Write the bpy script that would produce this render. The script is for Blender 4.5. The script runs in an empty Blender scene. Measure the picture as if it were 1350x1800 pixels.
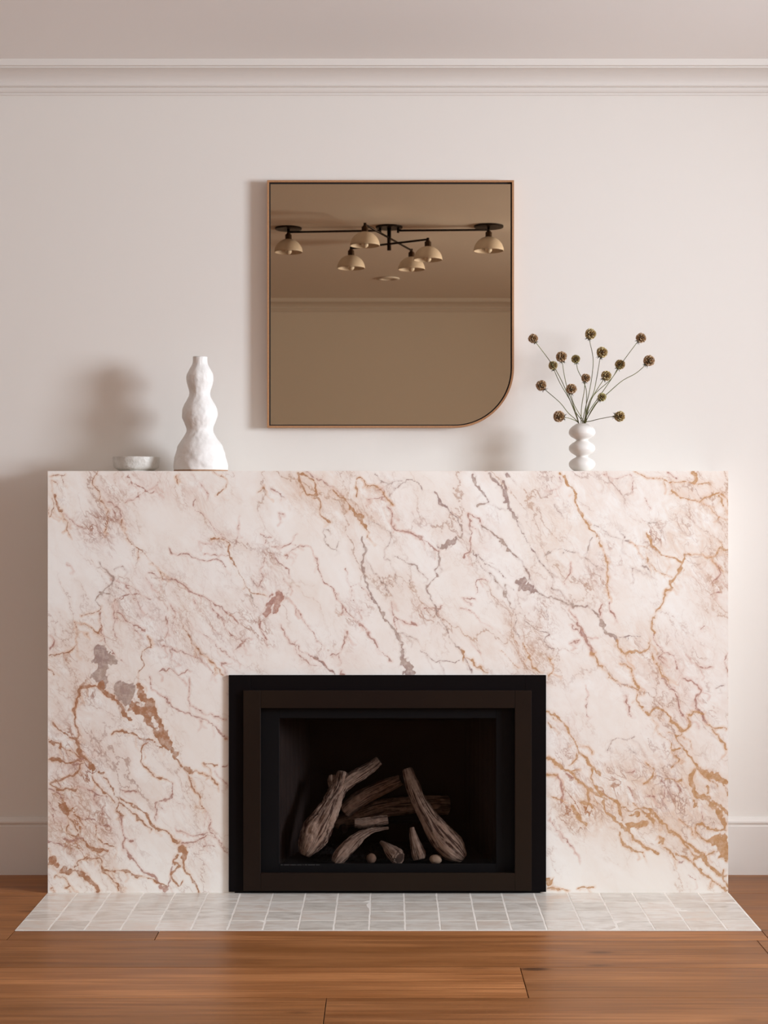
import bpy, bmesh, math, random
import numpy as np
from mathutils import Vector, Matrix, noise as mnoise

random.seed(4)
R = math.radians
scene = bpy.context.scene
COL = scene.collection

# ---------------------------------------------------------------- camera
F = 2575.0            # focal length in pixels of the 1350x1800 frame
VX, VY = 685.0, 883.0 # vanishing point of the view axis
CAM_Z, CAM_D = 1.27, 5.01
cam = bpy.data.cameras.new('camera')
cam.sensor_fit = 'VERTICAL'; cam.sensor_height = 36.0; cam.sensor_width = 27.0
cam.lens = F / 1800 * 36.0
cam.shift_x = -(VX - 675) / 1800; cam.shift_y = -(900 - VY) / 1800
cam.clip_start = 0.05; cam.clip_end = 60
co = bpy.data.objects.new('camera', cam); COL.objects.link(co)
co.location = (0, -CAM_D, CAM_Z); co.rotation_euler = (R(90), 0, 0)
scene.camera = co

def P(px, py, d):
    """pixel of the frame at distance d from the camera -> world point"""
    return Vector(((px - VX) * d / F, d - CAM_D, CAM_Z + (VY - py) * d / F))
MIR_Y = -0.022
def PM(px, py, D):
    """pixel seen in the mirror at unfolded distance D -> world point"""
    return Vector(((px - VX) * D / F, 2 * MIR_Y - (D - CAM_D), CAM_Z + (VY - py) * D / F))

# ---------------------------------------------------------------- world and light
w = bpy.data.worlds.new('world'); scene.world = w; w.use_nodes = True
bg = w.node_tree.nodes['Background']; bg.inputs[0].default_value = (0.80, 0.86, 1.0, 1); bg.inputs[1].default_value = 0.6

def area(name, loc, rot, sx, sy, power, color):
    l = bpy.data.lights.new(name, 'AREA'); l.shape = 'RECTANGLE'; l.size = sx; l.size_y = sy
    l.energy = power; l.color = color
    o = bpy.data.objects.new(name, l); COL.objects.link(o); o.location = loc; o.rotation_euler = rot
    return o
RX, LX, YB = 4.6, -5.8, -5.77      # right wall, left wall, back wall
WIN1 = (-3.20, -1.90, 1.20, 2.55)    # y0, y1, z0, z1 of the window that throws the shadows
WIN2 = (-5.20, -4.20, 0.85, 2.40)
def win_light(name, wn, power, color, spread=180):
    y0, y1, z0, z1 = wn
    l = area(name, (RX + 0.03, (y0 + y1) / 2, (z0 + z1) / 2), (0, R(90), 0), z1 - z0 - .12, y1 - y0 - .12, power, color)
    l.data.spread = R(spread)
win_light('window_key_fill', WIN1, 216, (0.905, 1.0, 1.11), 98)
win_light('window_key_fill', WIN2, 18, (1.0, 0.76, 0.50))  # warm fill added for the shadows, standing in for bounced room light

scene.view_settings.view_transform = 'Standard'; scene.view_settings.look = 'None'
scene.view_settings.gamma = 1.0; scene.view_settings.use_curve_mapping = False
scene.view_settings.exposure = -0.44
scene.cycles.use_denoising = True
scene.cycles.max_bounces = 10; scene.cycles.diffuse_bounces = 6; scene.cycles.transparent_max_bounces = 12
scene.cycles.sample_clamp_indirect = 6; scene.cycles.caustics_reflective = False; scene.cycles.caustics_refractive = False

# ---------------------------------------------------------------- helpers
def srgb(r, g, b):
    f = lambda c: (c / 255 / 12.92) if c / 255 <= .04045 else ((c / 255 + .055) / 1.055) ** 2.4
    return (f(r), f(g), f(b), 1)

class NT:
    def __init__(s, name):
        s.m = bpy.data.materials.new(name); s.m.use_nodes = True; s.t = s.m.node_tree
        s.b = s.t.nodes['Principled BSDF']; s.out = s.t.nodes['Material Output']
    def n(s, typ, **kw):
        nd = s.t.nodes.new(typ)
        for k, v in kw.items(): setattr(nd, k, v)
        return nd
    def put(s, sock, v):
        if hasattr(v, 'is_output') or isinstance(v, bpy.types.NodeSocket): s.t.links.new(v, sock)
        else: sock.default_value = v
    def math(s, op, a, b=0.0, c=None, clamp=False):
        nd = s.n('ShaderNodeMath', operation=op, use_clamp=clamp)
        s.put(nd.inputs[0], a); s.put(nd.inputs[1], b)
        if c is not None: s.put(nd.inputs[2], c)
        return nd.outputs[0]
    def map(s, v, a, b, c=0.0, d=1.0, smooth=False):
        nd = s.n('ShaderNodeMapRange'); nd.clamp = True
        if smooth: nd.interpolation_type = 'SMOOTHSTEP'
        s.put(nd.inputs[0], v)
        for i, q in enumerate((a, b, c, d)): s.put(nd.inputs[i + 1], q)
        return nd.outputs[0]
    def mix(s, fac, a, b, blend='MIX'):
        nd = s.n('ShaderNodeMix', data_type='RGBA', blend_type=blend)
        s.put(nd.inputs[0], fac); s.put(nd.inputs[6], a); s.put(nd.inputs[7], b)
        return nd.outputs[2]
    def coord(s, which='Object', scale=(1, 1, 1), rot=(0, 0, 0), offset=None):
        tc = s.n('ShaderNodeTexCoord'); v = tc.outputs[which]
        if offset is not None:
            ad = s.n('ShaderNodeVectorMath', operation='ADD'); s.put(ad.inputs[0], v); s.put(ad.inputs[1], offset); v = ad.outputs[0]
        mp = s.n('ShaderNodeMapping'); mp.inputs['Scale'].default_value = scale; mp.inputs['Rotation'].default_value = rot
        s.t.links.new(v, mp.inputs[0]); return mp.outputs[0]
    def noise(s, vec, scale, detail=3.0, rough=.5, dist=0.0):
        nd = s.n('ShaderNodeTexNoise'); s.t.links.new(vec, nd.inputs['Vector'])
        nd.inputs['Scale'].default_value = scale; nd.inputs['Detail'].default_value = detail
        nd.inputs['Roughness'].default_value = rough; nd.inputs['Distortion'].default_value = dist
        return nd.outputs[0]
    def rand(s): return s.n('ShaderNodeObjectInfo').outputs['Random']
    def bump(s, h, strength=.2, dist=.002):
        nd = s.n('ShaderNodeBump'); nd.inputs['Strength'].default_value = strength; nd.inputs['Distance'].default_value = dist
        s.put(nd.inputs['Height'], h); s.t.links.new(nd.outputs[0], s.b.inputs['Normal'])
    def color(s, v): s.put(s.b.inputs['Base Color'], v)
    def set(s, **kw):
        for k, v in kw.items(): s.put(s.b.inputs[k.replace('_', ' ').title().replace('Ior', 'IOR')], v)
        return s

def simple(name, col, rough=.5, metal=0.0, bump=None, vary=None, spec=.5):
    t = NT(name); t.b.inputs['Specular IOR Level'].default_value = spec; t.color(col); t.set(roughness=rough, metallic=metal)
    if vary:
        v = t.noise(t.coord(), vary[0], 4); t.color(t.mix(t.map(v, .3, .7), col, vary[1]))
    if bump: t.bump(t.noise(t.coord(), bump[0], 4), bump[1], bump[2])
    return t.m

M = {}
M['wall'] = simple('wall_paint', (.79, .75, .70, 1), .75, bump=(60, .06, .001))
M['trim'] = simple('trim_paint', (.76, .72, .675, 1), .5)
M['ceiling'] = simple('ceiling_paint', (.88, .85, .82, 1), .8)
M['steel_black'] = simple('black_steel', (.0045, .0032, .0035, 1), .5, .0, spec=.08)
M['bezel'] = simple('black_bezel', (.006, .0055, .0060, 1), .5, .0, spec=.08)
M['bronze'] = simple('bronze_steel', (.0135, .0072, .0050, 1), .5, .1, spec=.12, vary=(2.0, (.018, .0105, .006, 1)))
M['firebox'] = simple('firebox_liner', (.018, .0085, .007, 1), .85, vary=(14, (.026, .014, .011, 1)))
M['text'] = simple('plate_print', (.045, .043, .043, 1), .6)
M['socket'] = simple('dark_bronze_socket', (.05, .026, .014, 1), .35, .85)
M['rod'] = simple('blackened_rod', (.022, .012, .008, 1), .4, .7)
M['shade'] = simple('linen_shade', (.76, .66, .55, 1), .5)
M['bulb'] = simple('opal_bulb', (.85, .78, .68, 1), .25)
M['white'] = simple('white_metal', (.82, .78, .72, 1), .5)
M['black'] = simple('dark_gap', (.01, .008, .007, 1), .9)
M['glaze'] = simple('satin_glaze', (.80, .765, .72, 1), .33)
M['raw_clay'] = simple('raw_clay', (.36, .20, .11, 1), .85)
M['bowl'] = simple('stoneware', (.54, .505, .455, 1), .5, bump=(70, .6, .005), vary=(40, (.66, .63, .585, 1)))
M['plaster'] = simple('rough_white_ceramic', (.79, .76, .725, 1), .62, bump=(55, .45, .004))
M['stem'] = simple('dry_stem', (.08, .07, .025, 1), .6, vary=(30, (.22, .23, .07, 1)))
M['cup'] = simple('papery_cup', (.74, .60, .36, 1), .7, vary=(120, (.50, .41, .18, 1)))
M['cup_brown'] = simple('papery_brown_cup', (.66, .47, .33, 1), .7, vary=(120, (.50, .36, .20, 1)))
M['cup_green'] = simple('papery_green_cup', (.76, .70, .42, 1), .7, vary=(120, (.48, .45, .18, 1)))
M['cup_inner'] = simple('cup_throat', (.34, .235, .11, 1), .8)
M['core'] = simple('seed_core', (.060, .032, .016, 1), .8)
M['bract'] = simple('dark_bract', (.055, .05, .022, 1), .7)
M['grout'] = simple('pale_grout', (.88, .84, .78, 1), .9, bump=(400, .3, .001))

def mirror_mat():
    t = NT('bronze_mirror'); t.color((.40, .295, .19, 1)); t.set(metallic=1.0, roughness=.012); return t.m
M['mirror'] = mirror_mat()
def oak():
    t = NT('oak_frame'); v = t.noise(t.coord(scale=(60, 60, 60)), 3, 5)
    t.color(t.mix(v, (.32, .155, .07, 1), (.52, .27, .13, 1))); t.set(roughness=.45); return t.m
M['oak'] = oak()

def glass_mat(name, tint, refl=.06):
    t = NT(name); tr = t.n('ShaderNodeBsdfTransparent'); tr.inputs[0].default_value = tint
    gl = t.n('ShaderNodeBsdfGlossy'); gl.inputs['Roughness'].default_value = .03; gl.inputs[0].default_value = (.9, .9, .9, 1)
    fr = t.n('ShaderNodeFresnel'); fr.inputs[0].default_value = 1.38
    mx = t.n('ShaderNodeMixShader'); t.t.links.new(t.math('MULTIPLY', fr.outputs[0], refl), mx.inputs[0])
    t.t.links.new(tr.outputs[0], mx.inputs[1]); t.t.links.new(gl.outputs[0], mx.inputs[2])
    t.t.links.new(mx.outputs[0], t.out.inputs[0]); return t.m
M['fire_glass'] = glass_mat('fire_glass', (.80, .78, .77, 1), .12)
M['pane'] = glass_mat('window_glass', (.95, .97, .97, 1), 1.0)

def wood():
    t = NT('floor_oak'); r = t.rand()
    cmb = t.n('ShaderNodeCombineXYZ')
    t.put(cmb.inputs[0], t.math('MULTIPLY', r, 37.0)); t.put(cmb.inputs[1], t.math('MULTIPLY', r, 91.0)); t.put(cmb.inputs[2], t.math('MULTIPLY', r, 13.0))
    v1 = t.coord(scale=(1.1, 16, 16), offset=cmb.outputs[0]); v2 = t.coord(scale=(2.2, 90, 90), offset=cmb.outputs[0])
    v3 = t.coord(scale=(.7, 3.5, 3.5), offset=cmb.outputs[0])
    g1 = t.noise(v1, 1.0, 6, .6, .5); g2 = t.noise(v2, 1.0, 4, .6); g3 = t.noise(v3, 1.0, 3, .5, .3)
    c = t.mix(t.map(g1, .32, .70), srgb(152, 97, 56), srgb(205, 141, 90))
    c = t.mix(t.map(g3, .35, .68, 0, .65), c, srgb(134, 86, 46))
    c = t.mix(t.map(g2, .42, .62, 0, .40), c, srgb(104, 62, 34))
    # knots
    vo = t.n('ShaderNodeTexVoronoi'); t.t.links.new(t.coord(scale=(2.2, 6.5, 6.5), offset=cmb.outputs[0]), vo.inputs['Vector']); vo.inputs['Scale'].default_value = 1.0
    kn = t.math('SUBTRACT', vo.outputs['Distance'], t.math('MULTIPLY', g1, .10))
    c = t.mix(t.map(kn, .07, -.01, 0, .85), c, srgb(66, 38, 20))
    c = t.mix(t.map(kn, .22, .0, 0, .25), c, srgb(110, 66, 36))
    tint = t.n('ShaderNodeHueSaturation'); t.put(tint.inputs['Value'], t.map(t.math('FRACT', t.math('MULTIPLY', r, 7.31)), 0, 1, .74, 1.04))
    t.put(tint.inputs['Color'], c); t.color(tint.outputs[0])
    t.set(roughness=t.map(g1, .3, .7, .30, .42)); t.b.inputs['Specular IOR Level'].default_value = .16
    t.bump(t.math('ADD', g2, g1), .10, .001); return t.m
M['wood'] = wood()

def zellige():
    t = NT('zellige_glaze'); r = t.rand()
    cmb = t.n('ShaderNodeCombineXYZ')
    for i, k in enumerate((51.0, 23.0, 77.0)): t.put(cmb.inputs[i], t.math('MULTIPLY', r, k))
    v = t.coord(offset=cmb.outputs[0]); vs = t.coord(scale=(.5, 1.6, 1), offset=cmb.outputs[0])
    g = t.noise(vs, 22, 5, .6, .6); h = t.noise(v, 14, 2)
    a = t.mix(t.math('FRACT', t.math('MULTIPLY', r, 5.7)), srgb(224, 219, 210), srgb(238, 234, 227))
    b = t.mix(t.math('FRACT', t.math('MULTIPLY', r, 11.3)), srgb(196, 188, 178), srgb(222, 206, 192))
    c = t.mix(t.map(g, .40, .66), a, b)
    pit = t.noise(v, 260, 2, .5)
    c = t.mix(t.map(pit, .73, .76), c, srgb(235, 228, 218))
    t.color(c); t.set(roughness=.19); t.b.inputs['Specular IOR Level'].default_value = .5
    t.bump(t.math('ADD', h, t.math('MULTIPLY', g, .5)), .05, .003); return t.m
M['tile'] = zellige()

def bark(name, a, b, dark):
    t = NT(name); v = t.coord('Generated')
    uv = t.n('ShaderNodeUVMap'); mp = t.n('ShaderNodeMapping'); mp.inputs['Scale'].default_value = (15, 1.1, 1); t.t.links.new(uv.outputs[0], mp.inputs[0])
    g = t.noise(mp.outputs[0], 1.6, 6, .65, 1.0); g2 = t.noise(t.coord(), 60, 5)
    c = t.mix(t.map(g, .40, .60), dark, a); c = t.mix(t.map(g2, .35, .7), c, b); c = t.mix(t.map(g, .50, .42, 0, .95), c, dark)
    t.color(c); t.set(roughness=.9); t.bump(g, 1.0, .012); return t.m
M['bark'] = bark('ceramic_bark', (.60, .42, .32, 1), (.72, .54, .43, 1), (.09, .04, .028, 1))
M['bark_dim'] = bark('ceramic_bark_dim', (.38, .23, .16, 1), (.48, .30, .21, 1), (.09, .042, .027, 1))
M['log_end'] = simple('charred_end', (.05, .03, .024, 1), .95, bump=(90, .8, .006), vary=(60, (.12, .075, .055, 1)))
M['pebble'] = simple('fire_pebble', (.60, .44, .32, 1), .85, bump=(120, .4, .003))
M['pebble_dark'] = simple('brown_fire_pebble', (.27, .17, .12, 1), .85, bump=(120, .4, .003))
M['char'] = simple('char', (.012, .008, .008, 1), .95, bump=(160, 1.0, .01))

def marble():
    t = NT('calacatta_marble')
    a = t.n('ShaderNodeAttribute', attribute_name='veins'); s = t.n('ShaderNodeSeparateColor'); t.t.links.new(a.outputs['Color'], s.inputs[0])
    b = t.n('ShaderNodeAttribute', attribute_name='clouds'); q = t.n('ShaderNodeSeparateColor'); t.t.links.new(b.outputs['Color'], q.inputs[0])
    Fg, Fm, Fp = s.outputs[0], s.outputs[1], s.outputs[2]; Dt, Dp, Df = q.outputs[0], q.outputs[1], q.outputs[2]
    v = t.coord(); vd = t.coord(scale=(1.0, 1.0, 1.9), rot=(0, R(-34), 0)); vd.node.vector_type = 'TEXTURE'
    n1 = t.math('SUBTRACT', t.noise(v, 75, 6, .6), .5); n2 = t.math('SUBTRACT', t.noise(v, 300, 3, .6), .5)
    wob = t.math('ADD', t.math('MULTIPLY', n1, .30), t.math('MULTIPLY', n2, .24))
    broad = t.noise(vd, 6, 5, .55, .6); broad2 = t.noise(vd, 11, 5, .6, .8); fine = t.noise(vd, 26, 7, .68, .9)
    c = t.mix(t.map(broad, .36, .66), srgb(250, 248, 243), srgb(245, 239, 231))
    c = t.mix(t.map(broad2, .50, .74, 0, .22), c, srgb(230, 212, 197))
    # tan and pink clouds around the veined zones
    tc = t.math('MULTIPLY', Dt, t.map(fine, .36, .66)); c = t.mix(t.math('MULTIPLY', tc, .55, clamp=True), c, srgb(222, 184, 146))
    pc = t.math('MULTIPLY', Dp, t.map(fine, .36, .66)); c = t.mix(t.math('MULTIPLY', pc, .42, clamp=True), c, srgb(214, 176, 164))
    # soft halos along the drawn veins
    hn = t.map(t.noise(vd, 18, 5, .6), .30, .72)
    for Fk, col, k, wd in ((Fg, srgb(222, 178, 140), .78, .95), (Fm, srgb(206, 186, 176), .55, .8), (Fp, srgb(218, 178, 162), .70, .9)):
        h = t.map(Fk, wd, 0.0, 0, 1, True); c = t.mix(t.math('MULTIPLY', t.math('MULTIPLY', h, hn), k), c, col)
    # network of hair veins (ridges of noise), denser where the stone is veined
    dens = t.math('ADD', t.math('MAXIMUM', t.math('MAXIMUM', Dt, Dp), Df), .07, clamp=True)
    wn = t.n('ShaderNodeTexNoise'); t.t.links.new(vd, wn.inputs['Vector']); wn.inputs['Scale'].default_value = 9; wn.inputs['Detail'].default_value = 6; wn.inputs['Roughness'].default_value = .65
    for sc, off, k, kh in ((5.2, 2.0, .60, .24), (10.5, 9.0, .46, .15)):
        ad = t.n('ShaderNodeVectorMath', operation='MULTIPLY_ADD'); t.t.links.new(wn.outputs['Color'], ad.inputs[0]); ad.inputs[1].default_value = (.16, .16, .16); t.t.links.new(vd, ad.inputs[2])
        ao = t.n('ShaderNodeVectorMath', operation='ADD'); t.t.links.new(ad.outputs[0], ao.inputs[0]); ao.inputs[1].default_value = (off, off, off)
        vo = t.n('ShaderNodeTexVoronoi', feature='DISTANCE_TO_EDGE'); t.t.links.new(ao.outputs[0], vo.inputs['Vector']); vo.inputs['Scale'].default_value = sc
        gate = t.map(t.noise(ao.outputs[0], 4.0, 3), .46, .60)
        c = t.mix(t.math('MULTIPLY', t.math('MULTIPLY', t.map(vo.outputs[0], .17, .0, 0, 1, True), gate), kh), c, srgb(218, 186, 164))
        thin = t.map(t.math('ADD', vo.outputs[0], t.math('MULTIPLY', n1, .06)), .016, .002)
        c = t.mix(t.math('MULTIPLY', t.math('MULTIPLY', thin, gate), k), c, t.mix(t.map(broad, .4, .6), srgb(168, 128, 112), srgb(186, 142, 106)))
    for sc, wdt, k, off in ((10.0, .014, .50, 3.3), (19.0, .018, .45, 7.7)):
        vo = t.n('ShaderNodeVectorMath', operation='ADD'); t.t.links.new(vd, vo.inputs[0]); vo.inputs[1].default_value = (off, off, off)
        r = t.math('ABSOLUTE', t.math('SUBTRACT', t.noise(vo.outputs[0], sc, 7, .62, .7), .5))
        gate = t.map(t.noise(vo.outputs[0], sc * .8, 2), .44, .62)
        m = t.math('MULTIPLY', t.math('MULTIPLY', t.map(r, wdt, .001), gate), t.math('MULTIPLY', dens, k))
        hair = t.mix(t.map(broad, .4, .6), srgb(172, 132, 116), srgb(190, 146, 108)); c = t.mix(m, c, hair)
    # tangled crackle in the breccia zones
    for sc, wd_, k, off in ((20.0, .030, .70, 1.7), (42.0, .040, .34, 5.1)):
        vo = t.n('ShaderNodeVectorMath', operation='ADD'); t.t.links.new(vd, vo.inputs[0]); vo.inputs[1].default_value = (off, off, off)
        r = t.math('ABSOLUTE', t.math('SUBTRACT', t.noise(vo.outputs[0], sc, 5, .6, .5), .5))
        gate = t.math('SUBTRACT', t.math('MULTIPLY', Df, 1.1), t.map(t.noise(vo.outputs[0], 15, 4, .6), .36, .64), clamp=True)
        c = t.mix(t.math('MULTIPLY', t.map(r, wd_, .006), t.math('MULTIPLY', gate, k * 1.5, clamp=True)), c, t.mix(t.map(broad, .4, .6), srgb(166, 116, 94), srgb(182, 130, 92)))
    # the drawn veins themselves
    sep = t.n('ShaderNodeSeparateXYZ'); t.t.links.new(v, sep.inputs[0]); xx = t.map(sep.outputs[0], -.9, .6)
    gcol = t.mix(xx, srgb(166, 117, 84), srgb(193, 147, 100)); gcol = t.mix(t.map(n1, -.12, .14), gcol, t.mix(xx, srgb(180, 128, 96), srgb(204, 160, 118)))
    mcol = t.mix(t.map(broad2, .42, .6), srgb(158, 132, 126), srgb(176, 154, 140)); mcol = t.mix(t.map(n1, -.1, .15, 0, .5), mcol, srgb(186, 160, 146))
    pcol = t.mix(t.map(n1, -.1, .12), srgb(170, 124, 112), srgb(188, 142, 124))
    inner = t.map(t.noise(v, 48, 6, .7), .36, .54, .50, 1.0)
    for Fk, col, k in ((Fp, pcol, .88), (Fm, mcol, .92), (Fg, gcol, .96)):
        m = t.map(t.math('ADD', Fk, wob), .20, .02, 0, 1, True); c = t.mix(t.math('MULTIPLY', t.math('MULTIPLY', m, k), inner), c, col)
        rim = t.math('MULTIPLY', t.map(t.math('ABSOLUTE', t.math('SUBTRACT', t.math('ADD', Fk, wob), .05)), .05, .0), t.map(n2, -.02, .12))
        c = t.mix(t.math('MULTIPLY', rim, .75), c, srgb(120, 84, 62))
    t.color(c); t.set(roughness=.32); t.b.inputs['Specular IOR Level'].default_value = .35
    return t.m
M['marble'] = marble()

def mesh_obj(name, bm, mat, parent=None, smooth=False, loc=None):
    me = bpy.data.meshes.new(name); bm.to_mesh(me); bm.free()
    for m_ in (mat if isinstance(mat, (list, tuple)) else [mat]): me.materials.append(m_)
    if smooth:
        for p in me.polygons: p.use_smooth = True
    o = bpy.data.objects.new(name, me); COL.objects.link(o)
    if parent: o.parent = parent
    if loc is not None: o.location = loc
    return o
def empty(name, loc, label, cat, group=None):
    o = bpy.data.objects.new(name, None); COL.objects.link(o); o.location = loc; o.empty_display_size = .05
    o['label'] = label; o['category'] = cat
    if group: o['group'] = group
    return o
def tag(o, label, cat, group=None):
    o['label'] = label; o['category'] = cat
    if group: o['group'] = group
    return o
def struct(o): o['kind'] = 'structure'; return o
def box(bm, x0, x1, y0, y1, z0, z1, bev=0.0):
    vs = [bm.verts.new((x, y, z)) for x in (x0, x1) for y in (y0, y1) for z in (z0, z1)]
    fs = [bm.faces.new([vs[i] for i in f]) for f in ((0, 1, 3, 2), (4, 6, 7, 5), (0, 4, 5, 1), (2, 3, 7, 6), (0, 2, 6, 4), (1, 5, 7, 3))]
    bmesh.ops.recalc_face_normals(bm, faces=fs)
    if bev:
        es = list({e for f in fs for e in f.edges}); bmesh.ops.bevel(bm, geom=es, offset=bev, segments=1, affect='EDGES')
def nb(): return bmesh.new()
def lathe(bm, prof, n=64, cx=0, cy=0, cz=0, mat=0, wob=None):
    rings = []
    for (r, z) in prof:
        if r < 1e-6: rings.append([bm.verts.new((cx, cy, cz + z))]); continue
        ring = []
        for i in range(n):
            a = 2 * math.pi * i / n; rr = r * (wob(a, z) if wob else 1)
            ring.append(bm.verts.new((cx + rr * math.cos(a), cy + rr * math.sin(a), cz + z)))
        rings.append(ring)
    for A, B in zip(rings, rings[1:]):
        for i in range(n):
            j = (i + 1) % n
            if len(A) == 1 and len(B) == 1: continue
            if len(A) == 1: f = bm.faces.new((A[0], B[j], B[i]))
            elif len(B) == 1: f = bm.faces.new((A[i], A[j], B[0]))
            else: f = bm.faces.new((A[i], A[j], B[j], B[i]))
            f.material_index = mat
    bmesh.ops.recalc_face_normals(bm, faces=bm.faces[:])
def spline(pts, n):
    """Catmull-Rom resample of tuples of any length"""
    pts = [np.array(p, float) for p in pts]; pts = [2 * pts[0] - pts[1]] + pts + [2 * pts[-1] - pts[-2]]
    out = []; segs = len(pts) - 3
    for k in range(n + 1):
        u = k / n * segs; i = min(int(u), segs - 1); t = u - i
        a, b, c, d = pts[i:i + 4]
        out.append(.5 * (2 * b + (c - a) * t + (2 * a - 5 * b + 4 * c - d) * t * t + (3 * b - a - 3 * c + d) * t ** 3))
    return out
def tube(bm, pts, rads, n=8, caps=True, rfun=None, uv=False, mat=0):
    pts = [Vector(p) for p in pts]; rings = []
    ref = Vector((0, 1, 0)) if abs((pts[1] - pts[0]).normalized().y) < .9 else Vector((1, 0, 0))
    layer = bm.loops.layers.uv.verify() if uv else None; L = [0.0]
    for k in range(1, len(pts)): L.append(L[-1] + (pts[k] - pts[k - 1]).length)
    for k, p in enumerate(pts):
        t_ = (pts[min(k + 1, len(pts) - 1)] - pts[max(k - 1, 0)]).normalized()
        u = t_.cross(ref).normalized(); v = t_.cross(u)
        ring = []
        for i in range(n):
            a = 2 * math.pi * i / n; r = rads[k] * (rfun(a, L[k], p) if rfun else 1)
            ring.append(bm.verts.new(p + u * (math.cos(a) * r) + v * (math.sin(a) * r)))
        rings.append(ring)
    for k, (A, B) in enumerate(zip(rings, rings[1:])):
        for i in range(n):
            j = (i + 1) % n; f = bm.faces.new((A[i], A[j], B[j], B[i])); f.material_index = mat; f.smooth = True
            if layer:
                for lp, (uu, vv) in zip(f.loops, ((i, L[k]), (i + 1, L[k]), (i + 1, L[k + 1]), (i, L[k + 1]))): lp[layer].uv = (uu / n, vv * 5)
    if caps:
        for ring, p, sgn in ((rings[0], pts[0], -1), (rings[-1], pts[-1], 1)):
            t_ = (pts[0] - pts[1] if sgn < 0 else pts[-1] - pts[-2]).normalized()
            rr = (ring[0].co - p).length; c = bm.verts.new(p + t_ * rr * .12)
            for i in range(n):
                f = bm.faces.new((ring[i], ring[(i + 1) % n], c)); f.material_index = mat if len(rads) < 6 else mat
    bmesh.ops.recalc_face_normals(bm, faces=bm.faces[:])

# ================================================================ THE ROOM
H = 2.75
# distances used below
D_BOX = 4.76; Y_BOX = D_BOX - CAM_D            # front face of the marble
SX0, SX1 = P(84, 0, D_BOX).x, P(1280, 0, D_BOX).x
SZ = P(0, 828, D_BOX).z

# floor: a dark slab under individually laid planks
bm = nb(); box(bm, LX - .15, RX + .15, YB - .15, .65, -.14, -.0195)
floor = struct(mesh_obj('floor', bm, M['black']))
HX0, HX1, HY0, HY1 = SX0, SX1 + .002, -.667, Y_BOX          # hearth footprint
joints = {0: [-4.3, -3.1, -1.9, .4, 2.2], 1: [-2.0, 1.75], 2: [-2.35, -.683, 1.9], 3: [-1.75, 1.065], 4: [-2.2, .356, 2.4], 5: [-1.7, -.162, 1.6], 6: [-2.3, .9]}
def plank(x0, x1, y0, y1, hole=None):
    g = .0011; cx, cy = (x0 + x1) / 2, (y0 + y1) / 2
    bm = nb(); box(bm, x0 - cx + g, x1 - cx - g, y0 - cy + g, y1 - cy - g, -.019, 0, .0007)
    mesh_obj('plank', bm, M['wood'], floor, loc=(cx, cy, 0))
yy = [0.0, -.25, -.505, -.76, -1.01, -1.255]
while yy[-1] > YB: yy.append(yy[-1] - .25)
yy[-1] = YB
for i, (ya, yb) in enumerate(zip(yy, yy[1:])):
    js = joints.get(i) or [-4.6 + (i % 3) * .5, random.uniform(-3.2, -2.2) + (i % 3) * .7, random.uniform(-.9, 0) + (i % 2) * .8, random.uniform(1.4, 2.9)]
    xs = [LX] + js + [RX]
    for x0, x1 in zip(xs, xs[1:]):
        if i == 0 or i == 1 or i == 2:              # cut round the hearth and the marble
            bot = HY0 if i == 2 else yb
            L_, R_ = HX0 - .001, HX1 + .001
            if x1 <= L_ or x0 >= R_: plank(x0, x1, yb, ya)
            else:
                if x0 < L_: plank(x0, L_, yb, ya)
                if x1 > R_: plank(R_, x1, yb, ya)
                if i == 2:
                    a_, b_ = max(x0, L_), min(x1, R_)
                    if b_ > a_: plank(a_, b_, yb, HY0 - .001)
        else: plank(x0, x1, yb, ya)

# front wall with the chase of the firebox
FX0, FX1, FZ1 = P(412, 0, D_BOX).x, P(950, 0, D_BOX).x, P(0, 1196, D_BOX).z
bm = nb()
box(bm, LX - .15, FX0, 0, .12, 0, H); box(bm, FX1, RX + .15, 0, .12, 0, H); box(bm, FX0, FX1, 0, .12, FZ1, H)
struct(mesh_obj('wall_front', bm, M['wall']))
bm = nb(); box(bm, LX - .15, RX + .15, YB - .12, YB, 0, H); struct(mesh_obj('wall_back', bm, M['wall']))
bm = nb(); box(bm, LX - .12, LX, YB, 0, 0, H); struct(mesh_obj('wall_left', bm, M['wall']))
bm = nb()
ys = [YB, WIN2[0], WIN2[1], WIN1[0], WIN1[1], 0]
for k, (a_, b_) in enumerate(zip(ys, ys[1:])):
    wn = {1: WIN2, 3: WIN1}.get(k)
    if wn: box(bm, RX, RX + .16, a_, b_, 0, wn[2]); box(bm, RX, RX + .16, a_, b_, wn[3], H)
    else: box(bm, RX, RX + .16, a_, b_, 0, H)
struct(mesh_obj('wall_right', bm, M['wall']))
bm = nb(); box(bm, LX - .15, RX + .15, YB - .15, .15, H, H + .1); struct(mesh_obj('ceiling', bm, M['ceiling']))
for idx, wn in enumerate((WIN1, WIN2)):
    y0, y1, z0, z1 = wn; bm = nb(); f = .05; X0, X1 = RX + .06, RX + .11
    box(bm, X0, X1, y0, y0 + f, z0, z1); box(bm, X0, X1, y1 - f, y1, z0, z1)
    box(bm, X0, X1, y0 + f, y1 - f, z0, z0 + f); box(bm, X0, X1, y0 + f, y1 - f, z1 - f, z1)
    wo = struct(mesh_obj('window_%d' % (idx + 1), bm, M['trim']))
    bm = nb(); box(bm, X0 + .01, X0 + .03, y0 + f, y1 - f, (z0 + z1) / 2 - .02, (z0 + z1) / 2 + .02); mesh_obj('sash_rail', bm, M['trim'], wo)
    bm = nb(); box(bm, X0 + .032, X0 + .037, y0 + f, y1 - f, z0 + f, z1 - f); mesh_obj('pane', bm, M['pane'], wo)

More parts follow.
